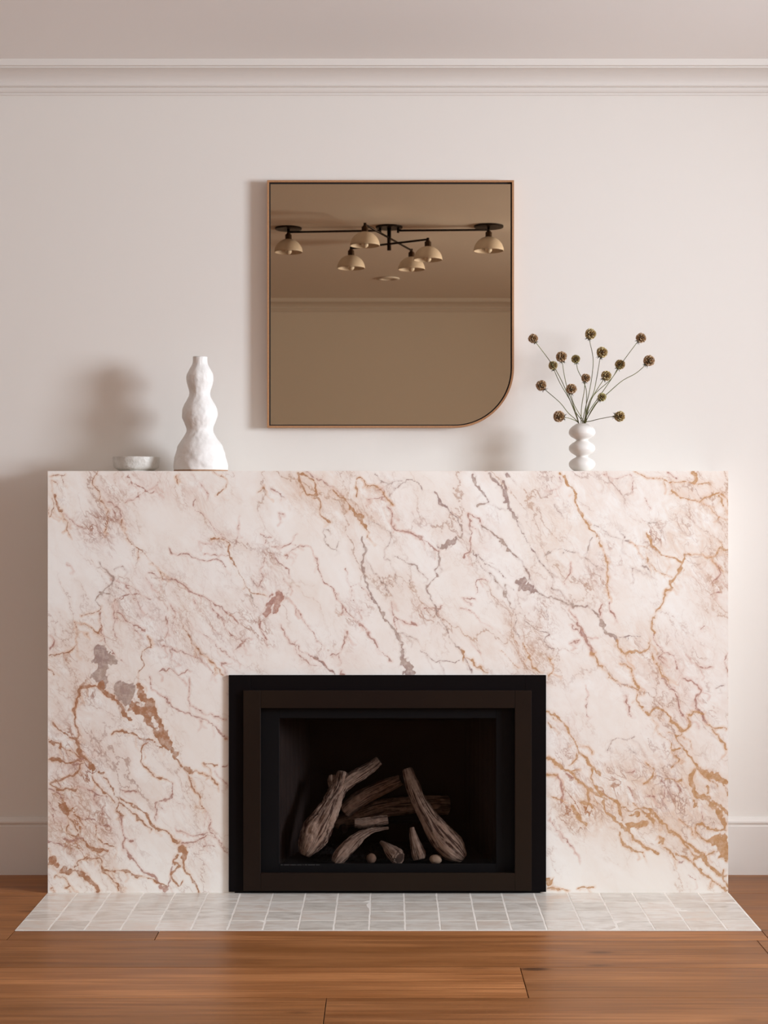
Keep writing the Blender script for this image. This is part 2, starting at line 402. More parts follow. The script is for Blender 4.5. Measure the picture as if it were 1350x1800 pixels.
# crown moulding: profile (out from wall, height)
pr = [(0, -.089), (.006, -.089), (.006, -.082), (.012, -.080), (.016, -.075), (.018, -.069), (.018, -.066), (.030, -.066), (.030, -.0635)]
cx_, cz_ = .105, -.0635
for k in range(11):
    a = k / 10 * math.pi / 2; pr.append((.034 + .071 * (1 - math.cos(a)), -.0635 + .037 * math.sin(a)))
pr += [(.112, -.0265), (.112, -.022), (.124, -.022), (.124, 0), (0, 0)]
def moulding(name, prof, a, b, axis, wallc, sgn, z, mat):
    bm = nb(); rings = []
    for e in (a, b):
        ring = []
        for (o_, h_) in prof:
            c_ = wallc + sgn * o_
            ring.append(bm.verts.new((e, c_, z + h_) if axis == 'x' else (c_, e, z + h_)))
        rings.append(ring)
    n = len(prof)
    for i in range(n): bm.faces.new((rings[0][i], rings[0][(i + 1) % n], rings[1][(i + 1) % n], rings[1][i]))
    bm.faces.new(rings[0]); bm.faces.new(rings[1][::-1]); bmesh.ops.recalc_face_normals(bm, faces=bm.faces[:])
    return struct(mesh_obj(name, bm, mat))
moulding('trim_1', pr, LX, RX, 'x', 0, -1, H, M['trim']); moulding('trim_2', pr, LX, RX, 'x', YB, 1, H, M['trim'])
moulding('trim_3', pr, YB + .12, -.12, 'y', LX, 1, H, M['trim']); moulding('trim_4', pr, YB + .12, -.12, 'y', RX, -1, H, M['trim'])
bp = [(0, 0), (.018, 0), (.018, .165), (.015, .168), (.015, .172), (.019, .176), (.019, .182), (.010, .190), (.006, .195), (0, .195)]
moulding('baseboard_front', bp, LX + .02, SX0 - .001, 'x', 0, -1, 0, M['trim']); moulding('baseboard_front', bp, SX1 + .001, RX - .02, 'x', 0, -1, 0, M['trim'])
moulding('baseboard_back', bp, LX, RX, 'x', YB, 1, 0, M['trim']); moulding('baseboard_left', bp, YB + .02, -.02, 'y', LX, 1, 0, M['trim'])
moulding('baseboard_right', bp, YB + .02, -.02, 'y', RX, -1, 0, M['trim'])

# ================================================================ MARBLE
CROPS = {1: (70, 820, 3.293), 2: (480, 820, 3.293), 3: (880, 820, 3.214), 4: (70, 1190, 3.971), 5: (950, 1190, 3.857)}
# "kind half-width-mm : x,y[,w] ..." traced in the five regions of the slab
STROKES = {1: """
g3:92,165 100,200 112,235 122,255|g1:72,190 80,235 60,285|g.5:130,268 150,325 170,375 188,418|g.6:50,60 90,38 150,52|g.8:60,85 110,95|g.6:50,240 52,290
p.5:135,265 190,310 245,355 300,400|g1.2:335,30 305,95 330,150 365,205 385,260 380,370|p1:380,190 430,215 470,280 450,310 420,250|g.8:475,310 480,370 505,415 540,450 610,500 660,560 700,610 712,652
p1.2:515,48 545,85 590,120 640,160 670,155|p.6:690,90 670,120 560,180 500,205|g1:790,60 795,100|p.6:870,40 910,80 950,130 975,155|g.8:1010,40 1070,70 1075,110 1030,160
p.5:900,190 905,250 950,285 1010,350 1060,420|g1.5:1000,415 1050,425 1090,460 1105,510 1140,580 1175,650 1210,715 1240,735 1310,750|m.6:1220,730 1245,800|p.4:1155,290 1145,400 1130,455
p1:745,480 780,520 850,510 950,545 1030,545 1080,575|p.3:950,495 1040,515 1100,510|p.3:920,435 1000,435|p.9:640,620 710,650 780,655 850,700 890,735 980,770 1060,830 1160,910
p.3:890,770 950,850 990,930 1050,980|p.3:980,775 1040,880 1090,960 1170,1010|p.3:870,900 960,980 1040,1050 1110,1095|g1:820,910 850,960 880,1020 940,1080 1010,1150 1060,1200|p.6:700,1045 750,1050 830,1080 920,1100 970,1160 1010,1210
m1.2:350,560 395,600 420,640 400,690 360,740 330,780 355,810|m1.5:355,725 400,730|m.6:440,600 470,580 490,600|p.6:410,650 510,690 580,740|p.8:430,780 500,750 570,745 640,770|p.8:620,640 650,700 700,760 745,830
g1:240,860 340,840 355,810|g.8:205,895 270,920 330,960 355,930 350,850|g.8:205,900 215,980 200,1050 140,1080|p.6:355,850 360,950 390,1030 450,1100 500,1150|m20:352,1062,18 350,1100,22 362,1160,19 365,1195,14|m14:390,1100 420,1115
p.6:420,800 440,880 430,950 460,1000|p1:450,840 530,900 600,945 615,940|p1:540,930 570,970|p.8:730,870 740,940 720,1000|g1.2:620,980 640,1030 590,1070 600,1150 570,1190 560,1250|p1:690,1190 760,1180 800,1215 850,1180 870,1190
p1:1230,650 1260,690 1300,640 1280,600 1320,510|p1:1280,390 1340,410|m1:1245,665 1240,690|p1:1270,890 1290,960 1310,1000|p1:1130,1060 1180,1010 1230,1000|p.6:1060,1135 1110,1145|g1:1265,140 1300,120 1310,150|p8:1340,770,11 1320,830,8 1300,860,5
p.6:60,980 90,1030 60,1060|g1:140,1080 60,1100|g1:50,1160 80,1200|p.4:750,1060 770,1130|p.3:500,690 560,800 620,860|p.3:760,800 790,850 760,900 800,940|p.4:160,560 200,600|m.4:850,960 900,1040 960,1090""",
2: """
g2:155,35 160,90 200,160 245,175 265,205 275,250 290,290 325,315|g2:160,40 200,60 240,90 245,170|g2:345,130 400,170 430,200,2 460,260,3 500,295,5 520,330,3 545,360,2 550,400,1|g6:495,275 515,290
g1.4:480,175 480,110 490,80 520,70 550,95 600,115 640,140 660,185 690,220|p.8:190,30 250,70 300,90 370,130 410,160|p.8:555,185 600,180 650,170|p.8:600,130 640,120 620,190
m2.5:510,405,2 515,440,4 535,480,3 525,540,4 520,610,3 540,690,2.5 570,750,4 600,790,4 640,870,2 690,940,2 720,990,6 745,1022,3|m8:742,1035,2 748,1070,5 755,1110,9 775,1165,14 790,1210,17
m.4:545,310 620,340 680,400 650,520 685,550|m.4:545,540 580,610 640,680 690,760|p1.2:660,230 690,280 690,330 720,370 790,385 860,415 910,460 950,490|m9:965,468,5 1000,455,10 1050,415,7|m1:1050,412 1085,400
m1.2:950,490 960,560 945,600 960,640 900,680 890,720 930,780 950,840 980,910 1020,980 1070,1050 1110,1100 1150,1195|g1.6:1085,1060 1110,1100 1105,1130|g1:1110,1100 1180,1150 1240,1195|m.8:700,515 760,540 820,570 850,600 890,650
m.4:700,620 710,680|m.5:800,655 800,700|m.5:640,710 700,660|m2:930,155 970,210,3 1030,260 1070,310 1085,370 1080,410|p1.2:1140,270 1135,350 1145,460 1095,530|p.8:1145,270 1190,310 1200,340|m1.4:1200,340 1260,370 1310,410 1350,460
m2.5:1165,50 1180,100 1210,150 1250,205 1180,225|m4:1260,50 1290,90 1320,130 1350,200|m1.2:760,70 810,80 870,130|m.6:760,70 745,100 690,150 680,170|m.4:660,95 740,80|m.6:1150,490 1200,560 1250,620 1310,690 1350,740
m.3:1180,510 1260,580 1350,640|m.5:590,40 615,70 660,100|p.5:0,470 70,460 130,400|p.8:70,520 120,480 200,460 230,500 260,570 290,650 330,700 370,770 420,820 450,870|m.8:300,360 300,430 330,470 390,495|m.8:370,480 380,430
p.4:420,590 440,690 455,780|p.3:440,690 500,690 560,760|p.6:450,870 530,940 570,1000 640,1080 680,1130|p1:10,520 40,560 90,600 95,640|p1:60,650 100,700|p10:40,735,8 20,790,12 5,840,5|p.6:70,760 150,840 190,920 240,980 260,1020
p.8:40,920 80,1000 140,1030 160,1070 240,1110 300,1150 350,1200|m.9:245,1105 290,1150 370,1210|p.8:330,1100 390,1080 410,1010 420,960|p.9:680,830 710,880 770,910 830,915|p.6:690,790 680,830 700,900 700,940|p4:805,905 820,912|m.5:710,960 780,970 840,1015
m.8:860,1070 930,1120 1000,1130 1080,1120|p.6:870,830 950,830 980,800|p.2:1080,820 1150,850 1200,900|p1:1095,760 1170,775|m1:1345,680 1345,760|p.2:1175,740 1180,660 1240,670|p4:390,1195 402,1197|p1:400,800 405,860|p.4:40,270 70,280
p.3:470,780 500,830 510,880|p.4:130,1010 140,1080 200,1130 270,1160|p.4:1140,1000 1200,1080|m.4:1230,210 1350,260|p.3:0,130 70,190""",
3: """
m4.5:10,90,6 30,150 50,230 85,290 95,285,2|m2:30,40 50,55|m.8:85,300 110,360 145,410 200,490|m.6:200,490 240,550 300,635|m1.2:0,420 60,480 100,520 140,570 160,620 160,690|m15:105,660,9 130,665,14 150,690,10|m7:160,705 175,710,4|m1.5:180,700 240,720 310,745 400,780 490,785 540,830 570,880
m.6:300,680 350,730 420,790|m8:565,870,4 580,905,9 600,945,9 630,960,5 650,990,2|g1.5:650,990 700,1050 760,1045,3 800,1050 835,1030 840,980|g2.6:335,35 385,95,4 420,150,2 415,200 450,255,3 490,330,2 530,385,1|g1:530,385 560,450 590,510 605,600 600,680 610,740
m.5:515,400 500,470 480,520 540,560|m.3:250,500 330,470 420,480|m.8:25,660 20,720 60,790 90,860 80,910 110,970|m.5:25,660 70,690|g1.8:130,1000 160,1060 185,1120 220,1170|g1.2:270,1080 290,1140 265,1190|g3:265,1078 275,1080
m.6:190,800 270,870 250,820|m.7:140,860 200,920 280,940 240,980 290,1020|p2:400,800,1 430,880,1 460,950,3 500,1020,2 520,1055,3|g1:520,1055 545,1110 600,1160 660,1210|g4:512,1050 525,1058|p.6:400,890 470,970 560,965|p.6:390,1000 440,990
p1:570,780 560,840|p1:610,770 640,860|g1:750,35 840,60 930,75 1020,90 1110,100 1190,95|g4:1085,35 1110,65 1100,95|g1.4:970,130 1030,180 1100,200 1140,185 1200,160 1250,150 1285,220|p1:940,40 1000,60|m.5:520,330 600,380 680,420 740,435|m.4:660,350 700,410
m.6:830,320 880,330 905,370|g2:835,390 850,440 880,470 910,500 980,520 1020,540|g2:1040,490 1020,560 1000,610,3 970,660 965,690 925,710 910,790 870,840 850,890 865,940|g.8:835,550 900,590 970,625|g.6:740,435 840,470|g.6:830,500 820,550
m.6:735,570 800,600 840,600 800,560|p.3:810,180 850,250|g.8:1050,490 1130,500 1190,520 1230,490 1240,460 1285,465|p1:1230,560 1240,620 1200,660|m.7:660,970 740,965 790,950|p1:865,940 880,1000 920,1050 970,1060 1000,1100 1010,1140
g1.3:850,1060 880,1120 920,1180 950,1210|g.8:680,1110 720,1130 740,1180 745,1220|p.6:920,1050 900,1090 960,1130|p.4:1130,930 1160,900|p.8:1285,1050 1270,1120 1285,1190|p.3:630,70 740,60 740,150|p.2:250,140 330,110 330,60|p1:590,35 600,50|g.5:1190,520 1260,600
g.4:1150,210 1230,280 1285,310|p.4:400,540 400,600 360,650|m.3:305,215 340,290|g1:1240,160 1250,220|g1:1240,430 1260,460|p1.4:1190,720 1235,710|g.5:0,1040 60,1100 100,1130|p.4:1050,1060 1110,1130 1200,1140""",
4: """
m14:395,-5,14 430,20,15 440,55,9|g10:420,60 440,85,6|m30:570,90,20 600,100,30 610,150,22|g12:640,190,14 700,235,17 750,262,14|g10:690,50,7 700,100,10 740,160,10 780,220,13 810,290,10 850,350,10 890,420,15 925,500,9 945,545,5|g5:430,80 500,140 560,200 600,260 630,300,3
g6:730,290 780,350 840,430 900,500|g4:940,555 1000,620|g8:1025,640 1055,670,6|g1.2:1060,670 1130,665 1190,700 1240,750|g1.5:1040,700 1060,760 1120,830 1140,930|g1.5:1090,905 1140,930|p.8:1150,930 1190,1000 1190,1070 1250,1150 1320,1240|p1:1180,1090 1080,1110 1000,1090 940,1060
p1.2:1170,1110 1070,1165 990,1170|g2.6:280,75 260,150 240,230 250,300 270,370 260,440 270,500 320,570 350,610|g8:350,610 372,642|g6:420,660 432,672|g2.5:280,75 360,70 430,90|g5:60,450,3 90,465|g1.5:60,430 130,480 230,520 290,560|g2:60,575 130,580 220,590 300,580
g2.2:300,600 260,660 220,700 130,720 90,750 120,780 200,790 260,790|g1.5:430,680 480,740 520,800 540,860 540,930 580,970|g1.3:370,680 400,750 470,820 510,880|g2.2:560,850 620,890 700,940 780,1010 820,1060 900,1100 970,1160|g1.5:540,870 620,930 700,1000 780,1060
g4:740,960 790,1040,2|g5:920,1120,6 965,1160,3|g7:985,1190,5 1000,1230,9 1015,1270,4|g2:960,1250 935,1290 980,1320 920,1360 920,1410 980,1460 1000,1430|g3:1010,1280 1020,1340 1060,1400 1090,1450 1110,1500|p1.3:820,1000 820,900 870,860 915,840 915,740
g1.4:915,740 820,700 750,640 705,580 720,490 780,470 840,480|g1.8:490,405 540,385 620,385 700,430 800,450|p1.4:780,0 790,70 840,130 900,170 960,220 1040,250 1150,290 1230,350 1310,430|p.5:1040,20 1050,100 1040,180 1080,220 1300,300|g3:1295,425 1315,435
p1:60,790 130,800 160,850|g1.5:80,820 130,870 180,920|g8:160,900 190,940|g1.5:170,940 220,1010 260,1060 265,1100|g1.5:240,960 310,1040|p1:290,1000 350,980 410,1000 440,1040 490,1050|p1:435,910 430,1000|p1:260,770 370,800 460,830|p.8:370,860 390,810
g1:390,1020 380,1100 420,1140 500,1180 530,1190|g4:300,1130 340,1190 400,1200 470,1220|g1:60,1190 70,1200|g1.2:60,1310 110,1310|g9:95,1295 112,1270 120,1305|g6:155,1345,9 200,1370,5 260,1365,4 330,1410,7 370,1450,6 405,1495,7|g1.8:340,1250 270,1290 240,1350
g1.5:340,1260 420,1280 440,1340 500,1360 580,1355,2.5 650,1380,3 740,1400,1 830,1440 870,1450|p1.5:570,970 580,1070 600,1120 580,1190 610,1240 680,1300 740,1360 800,1400 840,1450|p8:855,1475 870,1478|g1.5:440,1350 500,1410 550,1450 560,1500|g1.2:110,1400 130,1380 220,1450 180,1465
g.8:60,1480 80,1470|p1.8:570,790 620,795 680,805|p1:60,880 120,930|p3:635,1150 655,1150|g2:140,470 135,500|g1:190,1000 200,1080 260,1110|p1:100,960 110,1020|p1:940,1260 900,1420 880,1480|p1:1140,1190 1220,1180|g2:1150,600 1220,620|p3:1270,620 1300,620|p.8:1220,660 1300,740
p1:60,1140 130,1160 220,1190|p2:180,1120 230,1130 300,1120|p3:250,590 300,560|p3:240,610 290,610|g2:100,320 130,360 200,420 250,440""",
5: """
g.8:470,0 550,50 620,70 660,100|g1.5:610,0 660,90 645,140 690,210 740,245|g4:710,235 735,250|g2:740,245 780,210 850,250 910,310,3 950,355,3 1000,350 1020,310 1000,260|g1.5:960,375 920,400 935,460 990,510 1050,580,3 1080,640,4 1140,700 1200,750|g9:1060,600,3 1120,650,9 1180,690,11 1260,725,7
g4:1050,620 1020,690,6 1040,740,5 1060,800,5 1070,820,3|g6:1040,850 1050,875|g7:1070,800,2 1130,840,7 1180,890,9 1210,940,8 1240,1000,5 1250,1050,3|g3:1120,740 1130,790|g3:1130,820 1200,860,4 1270,930|g5:1060,990,2 1110,1010,4 1180,1040,6 1250,1045,4|g1.5:1060,990 1055,1050
g20:1190,1100,18 1225,1125,24 1255,1170,18 1260,1220,12|g1:1060,1050 1100,1090 1170,1120|g.8:870,390 930,385 1010,430 1030,480|g1:800,380 870,440 880,490 940,490|g.5:760,300 800,380|p1.2:830,0 870,60 920,140 940,220 1000,290|p2:970,10 1050,40 1085,90 1060,150,3 1050,200,4 1090,240 1130,310
g2.5:1010,250 1060,240 1110,260|g1.5:1130,320 1180,350 1230,350 1270,365|g2:1160,360 1230,430 1250,480|m1:1240,50 1190,80|g2.2:50,235 90,240 150,310 180,350,4 210,400 250,470 300,545 350,600 410,655|g3:50,545 100,590,5 130,620 200,640 250,700 320,750 400,800 440,830
g1.4:190,640 270,630|g2.4:350,620 340,690 400,770 480,830 540,870,4|p3:120,670,1 140,740,4 150,860,4|g2:50,655 120,670|g1.6:250,510 240,550 200,590|g3:430,840 440,900 500,960 540,1000 600,1060 660,1120 720,1160 790,1195|g2:530,870 550,930 560,970
g2.6:550,890,1 640,900,1 700,890,2 760,920,5 800,970,4 860,1020,2 930,1080,4 1000,1130,2 1060,1170 1100,1230 1140,1290 1200,1340 1260,1350|g7:600,1005 650,1000 700,995|g5:620,930 660,930|g6:725,950 755,970|g2:540,1050 540,1110 600,1160,3 700,1190,1|g7:820,1100 830,1120
g1.2:840,1150 890,1200 930,1250|p3:945,1258 955,1262|g2.2:930,1210 1000,1240 1060,1300 1120,1350 1190,1400 1260,1450|g2:1060,1170,3 1100,1200,4 1040,1250 1080,1310|g1.5:980,1130 1020,1190 1060,1210|g1:1120,1200 1200,1190|g2.5:1250,1310 1240,1360 1265,1420|g3:1110,1210 1150,1290 1200,1340
g4:285,850 330,850 350,890|g2:325,760 325,820|g3:215,885 260,960,3 310,1000,4|p1.5:590,740 620,800|p1.5:720,810 770,810|g1.6:700,720 750,690 765,630 720,580|p.8:580,640 650,630|m.6:440,510 480,430 600,430|m.5:640,520 600,480|p.5:60,960 120,1060 200,1130 260,1220
g10:55,1375 70,1395|g3:50,1435 120,1435 190,1445,1|g1.4:260,1445 330,1425 370,1420|p.8:820,700 850,750 830,870|p.8:900,690 950,770 980,830|p.5:1090,880 1110,1000|p1.5:1000,1350 1040,1360|p1:570,130 600,230 620,260|m.5:600,420 650,400|g1.2:630,860 700,920 760,1000
g1:940,960 1010,1020 1030,1070|g1:910,520 940,560 880,620|g1.4:850,700 960,700|g.6:240,440 320,480 350,520|g1:60,800 180,860|p.3:310,60 320,250|g2:45,310 65,340|p3:180,660,2 210,690,2|g1.5:1240,720 1270,800""" }
# zones of clouding: x, y, rx, ry (px), tan, pink, fleck
ZONES = [(110, 1290, 60, 90, .3, .5, .5), (130, 1420, 70, 90, .3, .8, .9), (170, 1480, 70, 60, .3, .7, .9), (150, 1340, 50, 60, .2, .7, .6), (110, 1140, 40, 60, .3, .4, .6),
 (160, 1215, 60, 40, .4, .3, .7), (200, 900, 40, 60, .2, .7, .8), (160, 935, 28, 30, 0, 1, 1), (250, 850, 70, 30, .1, .9, .5), (100, 880, 30, 40, .6, .1, .6), (350, 870, 60, 40, .3, .5, .3),
 (290, 1040, 110, 70, 0, .5, .5), (250, 1110, 100, 70, .1, .5, .4), (330, 1140, 70, 60, 0, .3, .4), (440, 1100, 50, 60, 0, .7, .8), (470, 1000, 30, 60, 0, .6, .8), (380, 950, 60, 30, .1, .5, .4),
 (600, 880, 90, 50, .7, .3, .3), (660, 900, 60, 70, .3, .4, .3), (760, 940, 70, 60, .1, .3, .3), (620, 1070, 40, 30, 0, .7, .7), (590, 1150, 60, 40, 0, .7, .5), (740, 1090, 60, 50, 0, .4, .6),
 (850, 950, 50, 80, 0, .4, .4), (940, 1090, 50, 70, .1, .4, .8), (930, 1160, 50, 40, .3, .3, .7), (1060, 1010, 40, 60, .1, .6, .8), (980, 950, 80, 90, .5, .1, .1), (1060, 870, 110, 60, .35, .25, .1),
 (1230, 900, 60, 80, .85, .2, .4), (1180, 980, 110, 70, .5, .1, .2), (1250, 1030, 40, 70, .3, .6, .6), (1150, 950, 30, 40, .3, .2, .7), (1190, 1160, 100, 60, .3, .5, .5), (1120, 1120, 60, 40, .4, .2, .3), (1090, 1180, 100, 70, .25, .2, .1),
 (1000, 1340, 60, 50, .2, .5, .7), (1010, 1430, 50, 40, .3, .3, .9), (1100, 1400, 90, 60, .75, .2, .5), (1170, 1430, 90, 60, 1, .1, .3), (1130, 1330, 60, 50, .3, .3, .5), (1220, 1390, 70, 80, .7, .1, .3), (1210, 1240, 60, 60, .3, .6, .5),
 (990, 1270, 40, 40, .1, .6, .4), (340, 1500, 50, 60, .2, .4, .5), (300, 1400, 60, 60, .3, .2, .1), (270, 1300, 60, 60, .3, .1, .5), (520, 850, 60, 40, .4, .2, .2), (1050, 1420, 60, 50, .6, .1, .3), (440, 1230, 60, 60, .2, .2, .1)]

def vnoise(x, y, sc, seed):
    rng = np.random.RandomState(seed); n = 256; g = rng.rand(n, n) * 2 - 1
    u = x / sc; v = y / sc; i = np.floor(u).astype(int); j = np.floor(v).astype(int); fu = u - i; fv = v - j
    fu = fu * fu * (3 - 2 * fu); fv = fv * fv * (3 - 2 * fv); i %= n; j %= n; i1 = (i + 1) % n; j1 = (j + 1) % n
    return (g[i, j] * (1 - fu) + g[i1, j] * fu) * (1 - fv) + (g[i, j1] * (1 - fu) + g[i1, j1] * fu) * fv

def build_slab():
    mm = D_BOX / F * 1000                       # millimetres per pixel on the slab
    step = .0028; W, Ht = SX1 - SX0, SZ
    nx, nz = int(round(W / step)), int(round(Ht / step)); xs = np.linspace(0, W, nx + 1); zs = np.linspace(0, Ht, nz + 1)
    X, Z = np.meshgrid(xs, zs, indexing='ij')   # metres from lower left corner
    Px = X * 1000 / mm; Py = (Ht - Z) * 1000 / mm
    Px = Px + 84; Py = Py + 828                 # position on the slab in traced units
    wx = Px + 3.2 * vnoise(Px, Py, 17, 1) + 2.2 * vnoise(Px, Py, 6.5, 2) + .8 * vnoise(Px, Py, 2.6, 5)
    wy = Py + 3.2 * vnoise(Px, Py, 17, 3) + 2.2 * vnoise(Px, Py, 6.5, 4) + .8 * vnoise(Px, Py, 2.6, 6)
    CL = 24.0                                   # px reach of the fields
    Fk = {k: np.full(X.shape, CL) for k in 'gmp'}
    x0p, y0p = 84, 828; st = step * 1000 / mm
    def seg(k, ax, ay, aw, bx, by, bw):
        pad = CL + max(aw, bw) + 5
        i0 = max(0, int((min(ax, bx) - pad - x0p) / st)); i1 = min(nx + 1, int((max(ax, bx) + pad - x0p) / st) + 1)
        jb = Ht * 1000 / mm + 828
        j0 = max(0, int((jb - max(ay, by) - pad) / st)); j1 = min(nz + 1, int((jb - min(ay, by) + pad) / st) + 1)
        if i1 <= i0 or j1 <= j0: return
        sx, sy = wx[i0:i1, j0:j1], wy[i0:i1, j0:j1]; dx, dy = bx - ax, by - ay; L2 = dx * dx + dy * dy + 1e-9
        t = np.clip(((sx - ax) * dx + (sy - ay) * dy) / L2, 0, 1)
        ww = aw + t * (bw - aw)
        d = np.hypot(sx - ax - t * dx, sy - ay - t * dy) - ww + rag[i0:i1, j0:j1] * np.clip(ww, 0, 6) + thk[i0:i1, j0:j1]
        Fk[k][i0:i1, j0:j1] = np.minimum(Fk[k][i0:i1, j0:j1], d)
    rnd = random.Random(8)
    ua, va = Px * .84 + Py * .54, (Py * .84 - Px * .54) * .5
    rag = .55 * vnoise(va, ua, 5.5, 11) + .5 * vnoise(va, ua, 2.6, 12) + .35 * vnoise(Px, Py, 13, 13)
    thk = .45 * vnoise(Px, Py, 11, 21) + .22 * vnoise(Px, Py, 4, 22)
    for cid, txt in STROKES.items():
        ox, oy, sc = CROPS[cid]
        for item in txt.replace('\n', '|').split('|'):
            item = item.strip()
            if not item: continue
            head, body = item.split(':'); k = head[0]; w0 = float(head[1:])
            pts = []
            for q in body.split():
                v = [float(a) for a in q.split(',')]
                wd = v[2] if len(v) > 2 else w0
                pts.append((ox + v[0] / sc, oy + v[1] / sc, (wd - (.45 if wd < 2 else .3)) / mm))
            res = spline(pts, max(4, 5 * (len(pts) - 1)))
            thin = w0 < 3
            for n_, (a, b) in enumerate(zip(res, res[1:])):
                u = rnd.uniform(-.4, .35) if thin else 0
                seg(k, a[0], a[1], a[2] + u / mm, b[0], b[1], b[2] + u / mm)
            # short side hairs make the thin veins read as fractures
            if thin:
                for _ in range(max(1, len(pts) // 2)):
                    a = res[rnd.randrange(len(res))]; ang = R(rnd.uniform(25, 85)); ln = rnd.uniform(5, 22)
                    bx, by = a[0] + math.cos(ang) * ln, a[1] + math.sin(ang) * ln
                    cx2, cy2 = bx + rnd.uniform(-8, 8), by + rnd.uniform(2, 9)
                    seg(k, a[0], a[1], -.5 / mm, bx, by, -1.0 / mm); seg(k, bx, by, -1.0 / mm, cx2, cy2, -1.6 / mm)
    Z3 = [np.zeros(X.shape) for _ in range(3)]
    for (zx, zy, rx, ry, a, b, c) in ZONES:
        g = np.exp(-(((Px - zx) / rx) ** 2 + ((Py - zy) / ry) ** 2) * 1.2)
        for arr, v in zip(Z3, (a, b, c)): arr += g * v
    for arr in Z3: np.clip(arr, 0, 1, out=arr)
    # cells, leaving the opening of the insert out
    ox0, ox1, oz1 = FX0 - SX0, FX1 - SX0, FZ1
    ci = (xs[:-1] + xs[1:]) / 2; cj = (zs[:-1] + zs[1:]) / 2
    keep = ~((ci[:, None] > ox0) & (ci[:, None] < ox1) & (cj[None, :] < oz1))
    idx = np.arange((nx + 1) * (nz + 1)).reshape(nx + 1, nz + 1)
    a_, b_, c_, d_ = idx[:-1, :-1][keep], idx[1:, :-1][keep], idx[1:, 1:][keep], idx[:-1, 1:][keep]
    quads = np.stack([a_, b_, c_, d_], 1)
    N = (nx + 1) * (nz + 1)
    co_ = np.stack([SX0 + X.ravel(), np.full(N, Y_BOX), Z.ravel()], 1)
    # thickness: returns along the outer and the opening edge
    extra = []; T = .02
    ex_v = []; ex_q = []
    def strip(p, q_):
        b0 = N + len(ex_v); ex_v.extend([(p[0], Y_BOX, p[1]), (q_[0], Y_BOX, q_[1]), (q_[0], Y_BOX + T, q_[1]), (p[0], Y_BOX + T, p[1])]); ex_q.append([b0, b0 + 1, b0 + 2, b0 + 3])
    hx0, hx1 = FX0, FX1
    for p, q_ in (((SX0, 0), (SX0, SZ)), ((SX0, SZ), (SX1, SZ)), ((SX1, SZ), (SX1, 0)), ((hx0, 0), (hx0, oz1)), ((hx0, oz1), (hx1, oz1)), ((hx1, oz1), (hx1, 0))): strip(p, q_)
    allv = np.vstack([co_, np.array(ex_v)]); allq = np.vstack([quads, np.array(ex_q)])
    me = bpy.data.meshes.new('front_slab'); me.vertices.add(len(allv)); me.vertices.foreach_set('co', allv.astype(np.float32).ravel())
    me.loops.add(allq.size); me.polygons.add(len(allq)); me.loops.foreach_set('vertex_index', allq.astype(np.int32).ravel())
    me.polygons.foreach_set('loop_start', np.arange(0, allq.size, 4, dtype=np.int32)); me.update(calc_edges=True)
    cm = mm / 10
    def attr(name, chans, fill):
        at = me.color_attributes.new(name, 'FLOAT_COLOR', 'POINT'); arr = np.full((len(allv), 4), fill, np.float32); arr[:, 3] = 1
        for n_, ch in enumerate(chans): arr[:N, n_] = ch.ravel()
        at.data.foreach_set('color', arr.ravel())
    attr('veins', [Fk['g'] * cm, Fk['m'] * cm, Fk['p'] * cm], 3.0); attr('clouds', Z3, .15)
    me.materials.append(M['marble']); return me

surround = empty('fireplace_surround', ((SX0 + SX1) / 2, Y_BOX / 2, 0), 'white marble fireplace surround with gold and mauve veins', 'fireplace')
fs = bpy.data.objects.new('front_slab', build_slab()); COL.objects.link(fs); fs.parent = surround; fs.matrix_parent_inverse = Matrix.Translation(-surround.location)
def flat_marble(name, dims):
    bm = nb(); box(bm, *dims); me_o = mesh_obj(name, bm, M['marble'], surround); me_o.matrix_parent_inverse = Matrix.Translation(-surround.location)
    for nm, val in (('veins', 3.0), ('clouds', .15)):
        at = me_o.data.color_attributes.new(nm, 'FLOAT_COLOR', 'POINT')
        at.data.foreach_set('color', np.full(len(me_o.data.vertices) * 4, val, np.float32))
flat_marble('mantel_slab', (SX0, SX1, Y_BOX + .0201, -.0005, SZ - .02, SZ))
flat_marble('side_slab', (SX0, SX0 + .02, Y_BOX + .0201, -.0005, .001, SZ - .0201))
flat_marble('side_slab', (SX1 - .02, SX1, Y_BOX + .0201, -.0005, .001, SZ - .0201))

